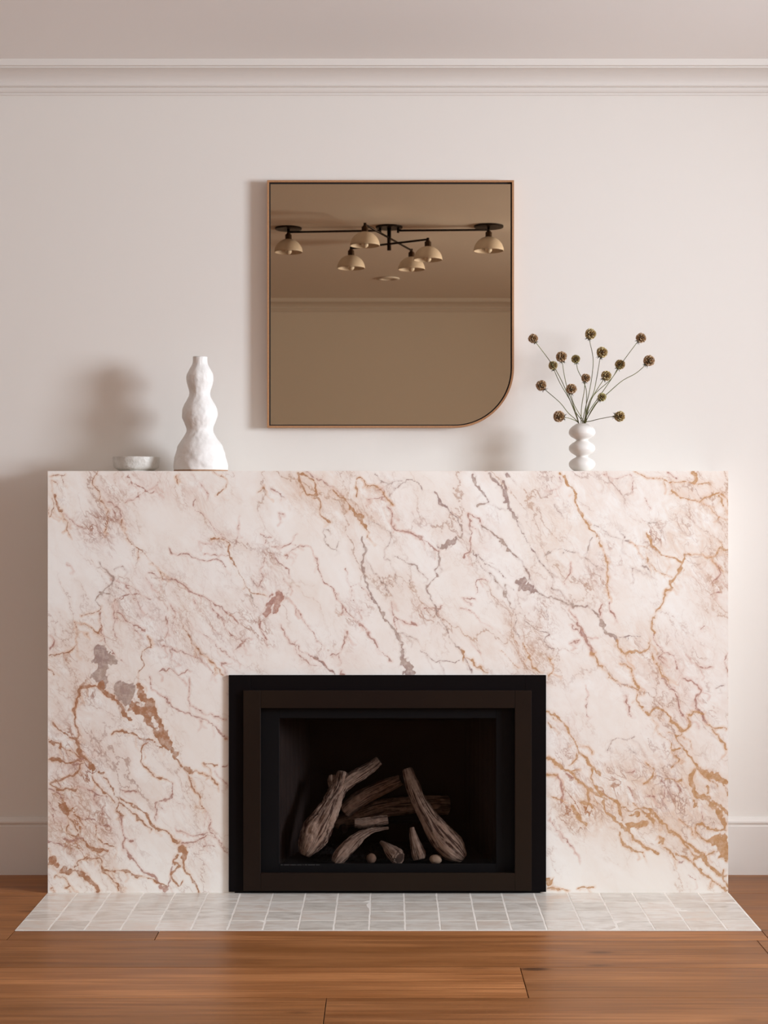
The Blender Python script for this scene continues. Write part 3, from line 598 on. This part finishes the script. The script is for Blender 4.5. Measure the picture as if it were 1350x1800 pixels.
# ================================================================ HEARTH
hearth = empty('hearth', (0, (HY0 + HY1) / 2, -.01), 'flush hearth of pale glazed square tiles in front of the fireplace', 'hearth')
hinv = Matrix.Translation(-hearth.location)
bm = nb(); box(bm, HX0, HX1, HY0, HY1 - .0005, -.018, .0012); o = mesh_obj('grout_bed', bm, M['grout'], hearth); o.matrix_parent_inverse = hinv
cols = [84, 137, 195, 253, 309, 366, 424, 481, 538, 595, 652, 710, 767, 826, 881, 938, 997, 1053, 1111, 1168, 1227, 1280]
cxs = [P(c, 0, D_BOX).x for c in cols]; rows = [HY1 - .001, -.362, -.465, -.568, HY0]
rt = random.Random(3)
for i in range(21):
    for j in range(4):
        x0, x1, y1, y0 = cxs[i], cxs[i + 1], rows[j], rows[j + 1]
        cx, cy = (x0 + x1) / 2, (y0 + y1) / 2; g = .0026; hw, hh = (x1 - x0) / 2 - g, (y1 - y0) / 2 - g * .8
        bm = nb(); n = 5
        ed = lambda: rt.uniform(-.0011, .0006)
        tl = (rt.uniform(-.004, .004), rt.uniform(-.003, .003)); up = rt.uniform(.0015, .0019); ph = rt.uniform(0, 50)
        grid = []
        offs = [[(ed(), ed()) for _ in range(n)] for _ in range(n)]
        for a in range(n):
            row = []
            for b in range(n):
                u, v = a / (n - 1) * 2 - 1, b / (n - 1) * 2 - 1; x, y = u * hw, v * hh
                edge = a in (0, n - 1) or b in (0, n - 1)
                z = up + x * tl[0] + y * tl[1] + .0002 * mnoise.noise(Vector((x * 30 + ph, y * 30, 0))) - (.00015 if edge else 0)
                if edge: x += offs[a][b][0] * (1 if u > 0 else -1); y += offs[a][b][1] * .7 * (1 if v > 0 else -1)
                row.append(bm.verts.new((x, y, z)))
            grid.append(row)
        for a in range(n - 1):
            for b in range(n - 1): f = bm.faces.new((grid[a][b], grid[a + 1][b], grid[a + 1][b + 1], grid[a][b + 1])); f.smooth = True
        loop = [grid[a][0] for a in range(n)] + [grid[n - 1][b] for b in range(1, n)] + [grid[a][n - 1] for a in range(n - 2, -1, -1)] + [grid[0][b] for b in range(n - 2, 0, -1)]
        loop = [bm.verts.new(v.co) for v in loop]
        low = [bm.verts.new((v.co.x, v.co.y, -.004)) for v in loop]
        for k in range(len(loop)): bm.faces.new((loop[k], low[k], low[(k + 1) % len(loop)], loop[(k + 1) % len(loop)]))
        bmesh.ops.recalc_face_normals(bm, faces=bm.faces[:])
        o = mesh_obj('tile', bm, M['tile'], hearth, loc=(cx, cy, 0)); o.matrix_parent_inverse = hinv

# ================================================================ INSERT
ins = empty('fireplace_insert', (0, Y_BOX, 0), 'black and dark bronze gas fireplace insert with glass front', 'fireplace')
iinv = Matrix.Translation(-ins.location)
def ipart(name, bm, mat, smooth=False, par=None):
    o = mesh_obj(name, bm, mat, par or ins, smooth)
    if par is None: o.matrix_parent_inverse = iinv
    return o
def frame_ring(bm, d, y0, y1, ox0, oy0, ox1, oy1, ix0, iy0, ix1, iy1, bev=.0008, zmin=None):
    a, b = P(ox0, oy0, d), P(ox1, oy1, d); c, e = P(ix0, iy0, d), P(ix1, iy1, d)
    zb = max(b.z, zmin) if zmin is not None else b.z
    box(bm, a.x, c.x, y0, y1, zb, a.z, bev); box(bm, e.x, b.x, y0, y1, zb, a.z, bev)
    box(bm, c.x, e.x, y0, y1, c.z, a.z, bev); box(bm, c.x, e.x, y0, y1, zb, e.z, bev)
dp = D_BOX - .010
bm = nb(); frame_ring(bm, dp, Y_BOX - .010, Y_BOX - .0003, 402, 1187, 960, 1568, 440, 1226, 923, 1552, zmin=.006); ipart('surround_plate', bm, M['steel_black'])
df = D_BOX - .022
bm = nb(); frame_ring(bm, df, Y_BOX - .022, Y_BOX - .0102, 427.5, 1214, 934.5, 1566, 458, 1245, 905, 1535, .0012, zmin=.012); ipart('door_frame', bm, M['bronze'])
db = D_BOX + .012
bm = nb(); frame_ring(bm, db, Y_BOX + .006, Y_BOX + .016, 452, 1239, 911, 1541, 491, 1262, 872, 1518, .0008); ipart('glass_bezel', bm, M['bezel'])
a, b = P(484, 1255, db), P(879, 1525, db)
bm = nb(); box(bm, a.x, b.x, Y_BOX + .0165, Y_BOX + .0205, b.z, a.z); ipart('glass_pane', bm, M['fire_glass'])
bm = nb()
rp = random.Random(2); xt = P(494, 0, db).x
while xt < P(561, 0, db).x:
    wd = rp.uniform(.0015, .004)
    zt = P(0, 1519.5, db).z; box(bm, xt, xt + wd, Y_BOX + .0052, Y_BOX + .0058, zt - .0012, zt + .0014); xt += wd + (.0012 if rp.random() > .2 else .004)
ipart('plate_print', bm, M['text'])
# firebox: fluted, splayed liner
fy0, fy1 = Y_BOX + .022, Y_BOX + .40; fz0, fz1 = .072, P(0, 1250, D_BOX).z
fx0, fx1 = P(478, 0, D_BOX).x, P(884, 0, D_BOX).x; bx0, bx1 = fx0 + .10, fx1 - .10; bz1 = fz1 - .09
bm = nb()
def quad(bm, *ps):
    f = bm.faces.new([bm.verts.new(p) for p in ps]); return f
quad(bm, (fx0, fy0, fz0), (fx1, fy0, fz0), (bx1, fy1, fz0), (bx0, fy1, fz0)); quad(bm, (fx0, fy0, fz1), (bx0, fy1, bz1), (bx1, fy1, bz1), (fx1, fy0, fz1))
quad(bm, (bx0, fy1, fz0), (bx1, fy1, fz0), (bx1, fy1, bz1), (bx0, fy1, bz1))
box(bm, fx0, fx1, fy0, fy0 + .012, fz0 - .03, fz0 - .0005)
ipart('firebox', bm, M['firebox'])
for sx0, sx1, sg in ((fx0, bx0, 1), (fx1, bx1, -1)):
    bm = nb(); n = 96; prev = None
    for k in range(n + 1):
        u = k / n; x = sx0 + (sx1 - sx0) * u + sg * .006 * math.sin(u * 2 * math.pi * 22); y = fy0 + (fy1 - fy0) * u; zt = fz1 + (bz1 - fz1) * u
        cur = (bm.verts.new((x, y, fz0)), bm.verts.new((x, y, zt)))
        if prev: bm.faces.new((prev[0], cur[0], cur[1], prev[1]))
        prev = cur
    ipart('liner_panel', bm, M['firebox'])
bm = nb(); box(bm, FX0 + .005, FX1 - .005, fy1 + .02, fy1 + .03, 0.004, FZ1); box(bm, FX0 + .005, FX1 - .005, Y_BOX + .01, fy1 + .02, 0.004, .012)
box(bm, FX0 + .004, FX0 + .008, Y_BOX + .021, fy1 + .02, .013, FZ1 - .006); box(bm, FX1 - .008, FX1 - .004, Y_BOX + .021, fy1 + .02, .013, FZ1 - .006); box(bm, FX0 + .009, FX1 - .009, Y_BOX + .021, fy1 + .02, FZ1 - .010, FZ1 - .006)
ipart('outer_casing', bm, M['steel_black'])

def L(zx, zy, d): return P(480 + zx / 3.553, 1300 + zy / 3.553, d)
def log(name, paths, label, mat='bark', n=28, rough=.3, seed=0, extra=None):
    """paths: list of [(zx, zy, r_z, d), ...] traced in the firebox; limbs after the first are joined to the same log"""
    bm = nb()
    for pi_, path in enumerate(paths):
        pts = spline([tuple(L(q[0], q[1], q[3])) + (q[2] / 3.553 * q[3] / F,) for q in path], 64)
        L0 = 0
        def rf(a, l, p, s=seed + pi_ * 7):
            tw = a + l * 2.0
            w_ = mnoise.noise(Vector((math.cos(a) * 1.5 + s, math.sin(a) * 1.5, l * 9))) * .9
            ridge = abs(mnoise.noise(Vector((math.cos(tw + w_) * 3.4 + s, math.sin(tw + w_) * 3.4, l * 6)))) ** .6
            fine = abs(mnoise.noise(Vector((math.cos(tw + w_) * 8 + s, math.sin(tw + w_) * 8, l * 16)))) ** .7
            lump = mnoise.noise(Vector((math.cos(a) + s * 3, math.sin(a), l * 14)))
            return 1 + rough * (ridge * 1.1 - .6 + .6 * (fine - .4)) + .12 * lump
        rr = [p[3] for p in pts]; rr[0] *= .8; rr[-1] *= .8
        tube(bm, [p[:3] for p in pts], rr, n * 2, True, rf, True)
    if extra: extra(bm)
    base = min(v.co.z for v in bm.verts); c = sum((v.co for v in bm.verts), Vector()) / len(bm.verts); c.z = base
    for v in bm.verts: v.co -= c
    for f in bm.faces:
        if len(f.verts) == 3: f.material_index = 1
    o = mesh_obj(name, bm, [M[mat], M['log_end']], None, loc=c)
    return tag(o, label, 'log', 'ceramic logs in the firebox')
log('fire_log', [[(195, 725, 34, 4.83), (225, 660, 74, 4.84), (265, 580, 92, 4.86), (325, 470, 76, 4.89), (375, 370, 58, 4.93), (420, 285, 52, 4.96), (440, 205, 42, 4.98)],
                 [(400, 320, 44, 4.95), (480, 255, 46, 4.965), (560, 205, 42, 4.975), (620, 165, 36, 4.98), (665, 132, 30, 4.98)],
                 [(380, 300, 34, 4.96), (372, 260, 32, 4.975), (370, 228, 28, 4.985)]], 'large forked ceramic log leaning in the left of the firebox', seed=1)
log('fire_log', [[(835, 180, 30, 4.96), (862, 260, 42, 4.95), (905, 370, 50, 4.92), (965, 480, 58, 4.89), (1040, 590, 80, 4.87), (1120, 680, 84, 4.85), (1190, 745, 36, 4.84)]],
    'long ceramic log flaring towards its foot, leaning in the right of the firebox', seed=5, rough=.13)
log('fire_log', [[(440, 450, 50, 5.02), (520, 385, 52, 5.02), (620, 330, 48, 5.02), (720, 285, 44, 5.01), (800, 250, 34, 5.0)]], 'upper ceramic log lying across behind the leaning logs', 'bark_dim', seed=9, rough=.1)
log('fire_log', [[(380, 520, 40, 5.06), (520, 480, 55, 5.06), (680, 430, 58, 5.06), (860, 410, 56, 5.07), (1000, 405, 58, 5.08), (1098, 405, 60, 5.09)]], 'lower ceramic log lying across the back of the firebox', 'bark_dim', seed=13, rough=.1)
log('fire_log', [[(508, 522, 26, 4.93), (560, 522, 32, 4.93), (640, 512, 32, 4.93), (718, 500, 27, 4.93)]], 'short ceramic log held level above the front twigs', seed=17, n=22)
log('fire_log', [[(385, 775, 30, 4.82), (420, 730, 46, 4.83), (480, 665, 46, 4.85), (545, 605, 34, 4.87), (610, 570, 20, 4.89), (670, 558, 13, 4.90), (722, 552, 9, 4.90)]], 'curved ceramic branch lying at the front left of the firebox', seed=21, n=22)
log('fire_log', [[(672, 638, 9, 4.90), (700, 660, 22, 4.88), (735, 695, 42, 4.86), (775, 732, 48, 4.84), (790, 742, 40, 4.83)]], 'stubby ceramic log with a cut end at the front middle', seed=25, n=22, rough=.22)
log('fire_log', [[(866, 548, 16, 4.87), (876, 600, 26, 4.865), (892, 660, 38, 4.86), (908, 715, 48, 4.855), (915, 750, 40, 4.85)]], 'small upright ceramic log tapering to a knob, beside the right pebble', seed=29, n=22, rough=.22)
def pebble(zx, zy, rx, rz, d, label, mat='pebble'):
    c = L(zx, zy, d); k = d / F / 3.553; bm = nb(); bmesh.ops.create_icosphere(bm, subdivisions=3, radius=1)
    for v in bm.verts:
        s = 1 + .06 * mnoise.noise(v.co * 1.6 + Vector((zx, 0, 0)))
        v.co = Vector((v.co.x * rx * k * s, v.co.y * rx * k * s, v.co.z * rz * k * s))
    o = mesh_obj('fire_pebble', bm, M[mat], None, True, c); tag(o, label, 'stone', 'round pebbles in the firebox')
pebble(613, 742, 32, 31, 4.85, 'round brown pebble between the curved branch and the stubby log', 'pebble_dark')
pebble(1015, 748, 40, 29, 4.83, 'pale oval pebble beside the foot of the right log')
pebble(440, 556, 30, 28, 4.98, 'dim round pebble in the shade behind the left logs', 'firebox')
# burner the logs stand on: low tray with a bar that carries the rear logs
br = empty('burner', (0, Y_BOX + .2, fz0), 'low dark burner tray under the ceramic logs', 'burner')
bm = nb(); a, b = L(250, 0, 4.95), L(1130, 0, 4.95)
box(bm, a.x, b.x, -.13 - br.location.y, .06 - br.location.y, 0.0005, .016, .003); mesh_obj('tray', bm, M['char'], br)
bm = nb(); z_ = L(0, 470, 5.05).z - .03 - fz0
for k in range(5):
    x = a.x + .06 + (b.x - a.x - .12) * k / 4; box(bm, x - .006, x + .006, .045 - br.location.y, .057 - br.location.y, .016, z_)
box(bm, a.x + .04, b.x - .04, .040 - br.location.y, .062 - br.location.y, z_, z_ + .008); mesh_obj('grate_bar', bm, M['char'], br)
bm = nb(); rc = random.Random(6)
for k in range(150):
    x = rc.uniform(a.x, b.x); y = rc.uniform(-.14, .03) - br.location.y; s = rc.uniform(.004, .010)
    m_ = Matrix.Translation((x, y, .016 + s * .4)) @ Matrix.Rotation(rc.uniform(0, 6), 4, 'Z') @ Matrix.Diagonal((s, s * .8, s * .6, 1))
    bmesh.ops.create_icosphere(bm, subdivisions=1, radius=1, matrix=m_)
o = mesh_obj('embers', bm, M['char'], br); o['kind'] = 'stuff'

# ================================================================ MIRROR
DM = CAM_D - .022
m0, m1 = P(470, 318, DM), P(903, 752, DM); mx, mz = (m0.x + m1.x) / 2, (m0.z + m1.z) / 2
mir = empty('mirror', (mx, 0, m1.z), 'bronze tinted wall mirror with one rounded corner and thin oak frame', 'mirror')
def outline(inset, rad=.203, n=28):
    x0, x1, z0, z1 = m0.x + inset, m1.x - inset, m1.z + inset, m0.z - inset; r = rad - inset; pts = [(x0, z1), (x0, z0)]
    for k in range(n + 1):
        a = -math.pi / 2 + k / n * math.pi / 2; pts.append((x1 - r + r * math.cos(a), z0 + r + r * math.sin(a)))
    pts.append((x1, z1)); return pts
def ring_prism(bm, A, B, y0, y1):
    """frame between outlines A (outer) and B (inner)"""
    n = len(A); V = [[bm.verts.new((p[0] - mx, y, p[1] - m1.z)) for p in poly] for poly in (A, B) for y in (y0, y1)]
    Af, Ab, Bf, Bb = V
    for i in range(n):
        j = (i + 1) % n
        for q in ((Af[i], Af[j], Bf[j], Bf[i]), (Ab[i], Ab[j], Af[j], Af[i]), (Bf[i], Bf[j], Bb[j], Bb[i]), (Bb[i], Bb[j], Ab[j], Ab[i])): bm.faces.new(q)
    bmesh.ops.recalc_face_normals(bm, faces=bm.faces[:])
bm = nb(); ring_prism(bm, outline(0), outline(.0065), -.034, -.0005); mesh_obj('frame', bm, M['oak'], mir)
bm = nb(); ring_prism(bm, outline(.0066), outline(.0105), -.0245, -.001); mesh_obj('shadow_gap', bm, M['black'], mir)
bm = nb(); f = bm.faces.new([bm.verts.new((p[0] - mx, MIR_Y, p[1] - m1.z)) for p in outline(.0106)])
r_ = bmesh.ops.extrude_face_region(bm, geom=[f]); bmesh.ops.translate(bm, verts=[v for v in r_['geom'] if isinstance(v, bmesh.types.BMVert)], vec=(0, .012, 0))
bmesh.ops.recalc_face_normals(bm, faces=bm.faces[:]); mesh_obj('mirror_glass', bm, M['mirror'], mir)

# ================================================================ THINGS ON THE MANTEL
def dense(prof, n):
    return [tuple(p) for p in spline(prof, n)]
dv = CAM_D - .15
ax = P(351.5, 0, dv).x
gp = [(.089, .004), (.090, .02), (.0865, .045), (.080, .066), (.071, .090), (.056, .113), (.0455, .132), (.0445, .146), (.051, .163), (.0575, .181), (.0585, .200), (.053, .220), (.043, .239), (.0355, .256), (.0355, .272), (.041, .290), (.0448, .306), (.0435, .325), (.036, .342), (.028, .356), (.0245, .366), (.0238, .386)]
def wobv(a, z): 
    v = Vector((math.cos(a) * 2.2, math.sin(a) * 2.2, z * 30)); w2 = v * 2.6
    return 1 + .030 * mnoise.noise(v) + .022 * mnoise.noise(w2) + .02 * math.cos(a + z * 14)
vz = empty('gourd_vase', (ax, -.15, SZ), 'tall rough white ceramic vase of three stacked swellings', 'vase')
bm = nb(); pr_ = [(r * .995, z * .988) for r, z in dense(gp, 120)]; pr_ += [(.0205, .380), (.0195, .365), (.021, .34), (.03, .31), (.0, .305)]
lathe(bm, [(0, .0035)] + pr_, 96, wob=wobv); mesh_obj('body', bm, M['plaster'], vz, True)
bm = nb(); lathe(bm, [(0, 0), (.0865, 0), (.0885, .0015), (.0890, .0055), (0, .0055)], 96, wob=wobv); o = mesh_obj('foot_rim', bm, M['raw_clay'], vz); o['label'] = 'unglazed brown foot rim'

bx_ = P(239.5, 0, CAM_D - .12).x
bw = empty('bowl', (bx_, -.12, SZ), 'small low grey-white stoneware bowl beside the gourd vase', 'bowl')
bm = nb(); n = 64
wobb = lambda a, z: 1 + .012 * mnoise.noise(Vector((math.cos(a) * 2, math.sin(a) * 2, z * 25))) + .008 * mnoise.noise(Vector((math.cos(a) * 6, math.sin(a) * 6, z * 60)))
lathe(bm, [(0, 0.0045), (.058, .0045), (.066, .009), (.0735, .014), (.0755, .022), (.0775, .035), (.0792, .047), (.0785, .0495), (.0755, .0492), (.0735, .045), (.071, .025), (.064, .014), (0, .011)], n, wob=wobb)
mesh_obj('body', bm, M['bowl'], bw, True)
bm = nb(); lathe(bm, [(0, 0), (.055, 0), (.0565, .002), (.057, .006), (0, .006)], n); mesh_obj('foot_ring', bm, M['bowl'], bw)

DV2 = CAM_D - .165; rxv = P(1023, 0, DV2).x; kf = DV2 / F / 4.219
rv = empty('ring_vase', (rxv, -.165, SZ), 'small glossy white vase of three stacked rings holding dried stems', 'vase')
bm = nb()
rp_ = [(48, 0), (70, 12), (90, 32), (97, 52), (93, 72), (72, 92), (50, 104), (42, 112), (52, 122), (78, 138), (94, 156), (97, 173), (92, 192), (70, 212), (50, 224), (43, 232), (52, 242), (80, 258), (96, 277), (98, 294), (92, 313), (74, 333), (52, 348), (40, 355)]
pr_ = [(r * kf, z * kf) for r, z in dense(rp_, 110)]; tz = 355 * kf
pr_ = [(0, 0)] + pr_ + [(37 * kf, tz + .0006), (33 * kf, tz - .001), (30 * kf, tz - .012), (28 * kf, tz - .04), (0, tz - .12)]
lathe(bm, pr_, 80); mesh_obj('body', bm, M['glaze'], rv, True)

# seed head: papery cups round a dark core
def head_mesh(kind, seed):
    rh = random.Random(seed); bm = nb(); N_ = 32; ga = math.pi * (3 - 5 ** .5)
    for k in range(N_):
        z = 1 - 2 * (k + .5) / N_; rr = math.sqrt(1 - z * z); a = ga * k
        d = Vector((rr * math.cos(a), rr * math.sin(a), z)); d = (d + Vector((rh.uniform(-.05, .05), rh.uniform(-.05, .05), rh.uniform(-.05, .05)))).normalized()
        u = d.orthogonal().normalized(); v = d.cross(u); n = 10; top = rh.uniform(.98, 1.08); wd = rh.uniform(.27, .31)
        inner = [bm.verts.new(d * .66 + (u * math.cos(2 * math.pi * i / n) + v * math.sin(2 * math.pi * i / n)) * .10) for i in range(n)]
        outer = [bm.verts.new(d * (top + (.045 if i % 2 else -.02)) * .97 + (u * math.cos(2 * math.pi * i / n) + v * math.sin(2 * math.pi * i / n)) * wd) for i in range(n)]
        mid = [bm.verts.new(d * .84 + (u * math.cos(2 * math.pi * i / n) + v * math.sin(2 * math.pi * i / n)) * .235) for i in range(n)]
        for i in range(n):
            j = (i + 1) % n
            f = bm.faces.new((inner[i], inner[j], mid[j], mid[i])); f.material_index = 2
            f = bm.faces.new((mid[i], mid[j], outer[j], outer[i])); f.material_index = 0
    me = bpy.data.meshes.new('seed_head'); bm.to_mesh(me); bm.free(); me.materials.append(M[kind]); me.materials.append(M['core']); me.materials.append(M['cup_inner'])
    return me
def core_mesh():
    bm = nb(); bmesh.ops.create_icosphere(bm, subdivisions=2, radius=.70); N_ = 32; ga = math.pi * (3 - 5 ** .5)
    for k in range(N_):
        z = 1 - 2 * (k + .5) / N_; rr = math.sqrt(1 - z * z); a = ga * k; d = Vector((rr * math.cos(a), rr * math.sin(a), z)); u = d.orthogonal().normalized(); v = d.cross(u)
        base = [bm.verts.new(d * .68 + (u * math.cos(2.094 * i) + v * math.sin(2.094 * i)) * .05) for i in range(3)]; tip = bm.verts.new(d * .98)
        for i in range(3): bm.faces.new((base[i], base[(i + 1) % 3], tip))
    me = bpy.data.meshes.new('seeds'); bm.to_mesh(me); bm.free(); me.materials.append(M['core']); return me
def bract_mesh():
    bm = nb(); rb = random.Random(5)
    for k in range(9):
        a = 2 * math.pi * k / 9 + rb.uniform(-.2, .2); dirv = Vector((math.cos(a), math.sin(a), 0)); tv = Vector((-math.sin(a), math.cos(a), 0))
        ln = rb.uniform(.5, .85); b0 = dirv * .12 + Vector((0, 0, -.93)); m_ = dirv * .42 + Vector((0, 0, -1.05)); e_ = dirv * (.42 + ln * .45) + Vector((0, 0, -1.08 - ln * .35))
        q = [bm.verts.new(b0 + tv * .05), bm.verts.new(b0 - tv * .05), bm.verts.new(m_ - tv * .09), bm.verts.new(m_ + tv * .09), bm.verts.new(e_)]
        up = [bm.verts.new(x.co + Vector((0, 0, .03))) for x in q]
        bm.faces.new(q[:4]); bm.faces.new((q[3], q[2], q[4])); bm.faces.new(up[:4][::-1]); bm.faces.new((up[4], up[2], up[3]))
    me = bpy.data.meshes.new('bracts'); bm.to_mesh(me); bm.free(); me.materials.append(M['bract']); return me
HM = {'o': head_mesh('cup', 1), 'b': head_mesh('cup_brown', 2), 'g': head_mesh('cup_green', 3)}; CM = core_mesh(); BM_ = bract_mesh()
FL = [  # head x, y, r in the vase region, depth in front of the vase axis, tone, stem path, label
 (241, 190, 34, .02, 'b', '262,220 360,350 430,460 495,600 568,800', 'dried scabiosa pod on a long stem, topmost at the left of the bunch'),
 (451, 325, 39, .03, 'b', '458,368 470,450 495,560 545,700 578,800', 'brown scabiosa pod above and right of the small pod on the left side'),
 (389, 390, 33, -.01, 'o', '398,425 440,520 510,640 560,740 610,805', 'small scabiosa pod half over the long leftmost stem'),
 (557, 343, 31, -.03, 'g', '562,375 575,430 610,500 638,600 622,805', 'small greenish scabiosa pod left of the tallest stem'),
 (667, 157, 40, .01, 'o', '658,195 685,330 680,450 655,600 630,700 606,805', 'tallest scabiosa pod at the top centre of the bunch'),
 (752, 293, 40, .03, 'o', '738,335 715,470 690,590 650,680 618,805', 'scabiosa pod with drooping bracts just right of the tallest stem'),
 (1041, 186, 36, .00, 'b', '1012,220 915,350 870,420 760,580 650,740 628,805', 'scabiosa pod on a long stem, topmost at the right of the bunch'),
 (1101, 354, 40, .04, 'b', '1066,394 1000,450 900,505 785,605 700,680 632,805', 'dark scabiosa pod reaching furthest right on a sweeping stem'),
 (885, 383, 36, -.02, 'o', '864,418 820,490 700,600 660,680 626,805', 'tan scabiosa pod below the long stem of the upper right pod'),
 (783, 466, 37, .05, 'o', '760,500 690,610 650,700 620,805', 'tan scabiosa pod in the right half, above the lowest greenish one'),
 (632, 483, 32, .04, 'b', '625,518 620,580 600,700 596,805', 'small brown scabiosa pod in the middle under the tallest stem'),
 (525, 564, 38, .06, 'b', '522,602 545,680 590,760 618,805', 'brown scabiosa pod low in the left centre of the bunch'),
 (301, 538, 38, .02, 'b', '328,568 440,665 500,740 572,805', 'brown scabiosa pod on a slanting stem, far left and middle height'),
 (432, 768, 41, .08, 'b', '474,775 520,785 574,806', 'brown scabiosa pod lowest on the left, beside the vase mouth'),
 (751, 625, 32, .06, 'g', '728,650 680,720 630,805', 'small pale green scabiosa pod low in the right centre'),
 (883, 768, 39, .07, 'o', '845,766 740,785 672,802 634,808', 'olive scabiosa pod lowest on the right, on a level stem')]
for (hx, hy, hr, dep, tone, path, label) in FL:
    dd = DV2 - dep
    c = P(880 + hx / 4.219, 550 + hy / 4.219, dd); r = hr / 4.219 * dd / F
    pts = [tuple(float(v) for v in q.split(',')) for q in path.split()]; n = len(pts); wp = []
    for k, q in enumerate(pts):
        u = k / (n - 1); d_ = DV2 - dep * (1 - u) ** 1.2
        wp.append(P(880 + q[0] / 4.219, 550 + q[1] / 4.219, d_))
    mouth = Vector((rxv, -.165, SZ + tz)); off = wp[-1] - mouth
    lim = 24 * kf; h_ = Vector((off.x, 0, 0)); h_.x = max(-lim, min(lim, h_.x)); h_.y = max(-lim * .6, min(lim * .6, random.uniform(-1, 1) * lim * .6))
    wp[-1] = mouth + h_ + Vector((0, 0, .002)); wp.append(mouth + h_ * .5 + Vector((0, 0, -.035))); wp.append(mouth - h_ * .4 + Vector((0, 0, -.085)))
    root = empty('scabiosa_stem', tuple(wp[-1]), label, 'flower', 'dried scabiosa stems in the ring vase')
    sp = [Vector(p) for p in spline([tuple(c)] + [tuple(p) for p in wp], 36)]
    sp[0] = c + (sp[1] - c) * .6
    bm = nb(); tube(bm, [p - root.location for p in sp], [.0010 + .0005 * k / 36 for k in range(37)], 6); mesh_obj('stem', bm, M['stem'], root, True)
    down = (sp[3] - c).normalized(); q = Vector((0, 0, -1)).rotation_difference(down) @ Matrix.Rotation(random.uniform(0, 6.28), 3, 'Z').to_quaternion()
    hd = bpy.data.objects.new('seed_head', HM[tone]); COL.objects.link(hd); hd.parent = root; hd.location = c - root.location; hd.scale = (r, r, r); hd.rotation_mode = 'QUATERNION'; hd.rotation_quaternion = q
    cr = bpy.data.objects.new('seeds', CM); COL.objects.link(cr); cr.parent = hd; cr['kind'] = 'stuff'
    b_ = bpy.data.objects.new('bracts', BM_); COL.objects.link(b_); b_.parent = hd

# ================================================================ CEILING LIGHT (seen in the mirror)
lc = PM(684, 400, 7.86); CY = lc.y
fix = empty('ceiling_light', (lc.x, CY, H), 'dark bronze ceiling light with six cream dome shades, seen in the mirror', 'ceiling light')
fl_ = fix.location
def fpart(name, bm, mat, par=None, smooth=False, loc=(0, 0, 0)): return mesh_obj(name, bm, mat, par or fix, smooth, loc)
def disc(x, y, r):
    bm = nb(); lathe(bm, [(0, -.0005), (r, -.0005), (r, -.008), (r - .002, -.010), (0, -.010)], 48); return fpart('canopy', bm, M['rod'], loc=(x, y, 0))
sl, sr = PM(507, 400.3, 7.895), PM(859, 396.8, 7.838)
lx, ly, rx2, ry2 = sl.x - fl_.x, sl.y - fl_.y, sr.x - fl_.x, sr.y - fl_.y
disc(0, 0, .072); disc(lx, ly, .072); disc(rx2, ry2, .079)
def rod(name, a, b, r, mat='rod', par=None):
    bm = nb(); tube(bm, [a, b], [r, r], 12); return fpart(name, bm, M[mat], par)
rod('stem', (0, 0, -.009), (0, 0, -.128), .0105)
rod('side_rod', (-.048, 0, -.022), (lx, ly, -.024), .0055); rod('side_rod', (.048, 0, -.022), (rx2, ry2, -.022), .0055)
rod('stub', (-.048, 0, -.009), (-.048, 0, -.034), .0065); rod('stub', (.048, 0, -.009), (.048, 0, -.034), .0065)
def lamp(x, y, z, k=1.0):
    """z: height of the arm under the ceiling"""
    rod('stub', (x, y, z + .008 if z < -.03 else -.009), (x, y, z - .012), .0075)
    bm = nb(); lathe(bm, [(0, 0), (.0115, 0), (.0115, -.006), (.0175, -.007), (.0175, -.034), (.016, -.036), (0, -.036)], 28); sk = fpart('socket', bm, M['socket'], loc=(x, y, z - .006))
    Rr = .0765 * k; top = -.030; bm = nb(); pr2 = []
    for i in range(17):
        a = i / 16 * math.pi / 2 * .985; pr2.append((max(.012, Rr * math.sin(a)) if i else .012, top - Rr * .98 * (1 - math.cos(a))))
    inner = [(max(.010, r_ - .0025), z_ - .0022) for r_, z_ in pr2[::-1]]
    inner[0] = (pr2[-1][0] - .0025, pr2[-1][1]); lathe(bm, pr2 + inner, 56)
    sh = fpart('lamp_shade', bm, M['shade'], None, True, loc=(x, y, z - .006))
    bm = nb(); bmesh.ops.create_uvsphere(bm, u_segments=24, v_segments=14, radius=.0185)
    fpart('bulb', bm, M['bulb'], sh, True, loc=(0, 0, top - Rr * .86))
    bm = nb(); tube(bm, [(0, 0, -.036), (0, 0, top - Rr * .66)], [.011, .011], 16); fpart('bulb_holder', bm, M['socket'], sh)
lamp(lx, ly, -.024); lamp(rx2, ry2, -.022, 1.06)
zA, zB = -.095, -.059
Aa, Ab = PM(617.1, 436.8, 7.99) - fl_, PM(752.2, 420.8, 7.716) - fl_
Ba, Bb = PM(641.5, 394.7, 7.493) - fl_, PM(723.3, 440, 8.26) - fl_
rod('arm', (Aa.x, Aa.y, zA), (Ab.x, Ab.y, zA), .0055); rod('arm', (Ba.x, Ba.y, zB), (Bb.x, Bb.y, zB), .0055)
for q, z_ in ((Aa, zA), (Ab, zA), (Ba, zB), (Bb, zB)): lamp(q.x, q.y, z_)
dl = PM(682.5, 489.2, 9.67)
dn = empty('downlight', (dl.x, dl.y, H), 'small white recessed ceiling spot behind the ceiling light, seen in the mirror', 'ceiling light')
bm = nb(); lathe(bm, [(.074, -.0005), (.074, -.006), (.070, -.009), (.050, -.009), (.044, -.004), (.044, -.0005)], 48); mesh_obj('trim_ring', bm, M['white'], dn, True)
bm = nb(); lathe(bm, [(0, -.0005), (.0438, -.0005), (.040, -.0035), (0, -.0035)], 40); mesh_obj('lens', bm, M['bulb'], dn)
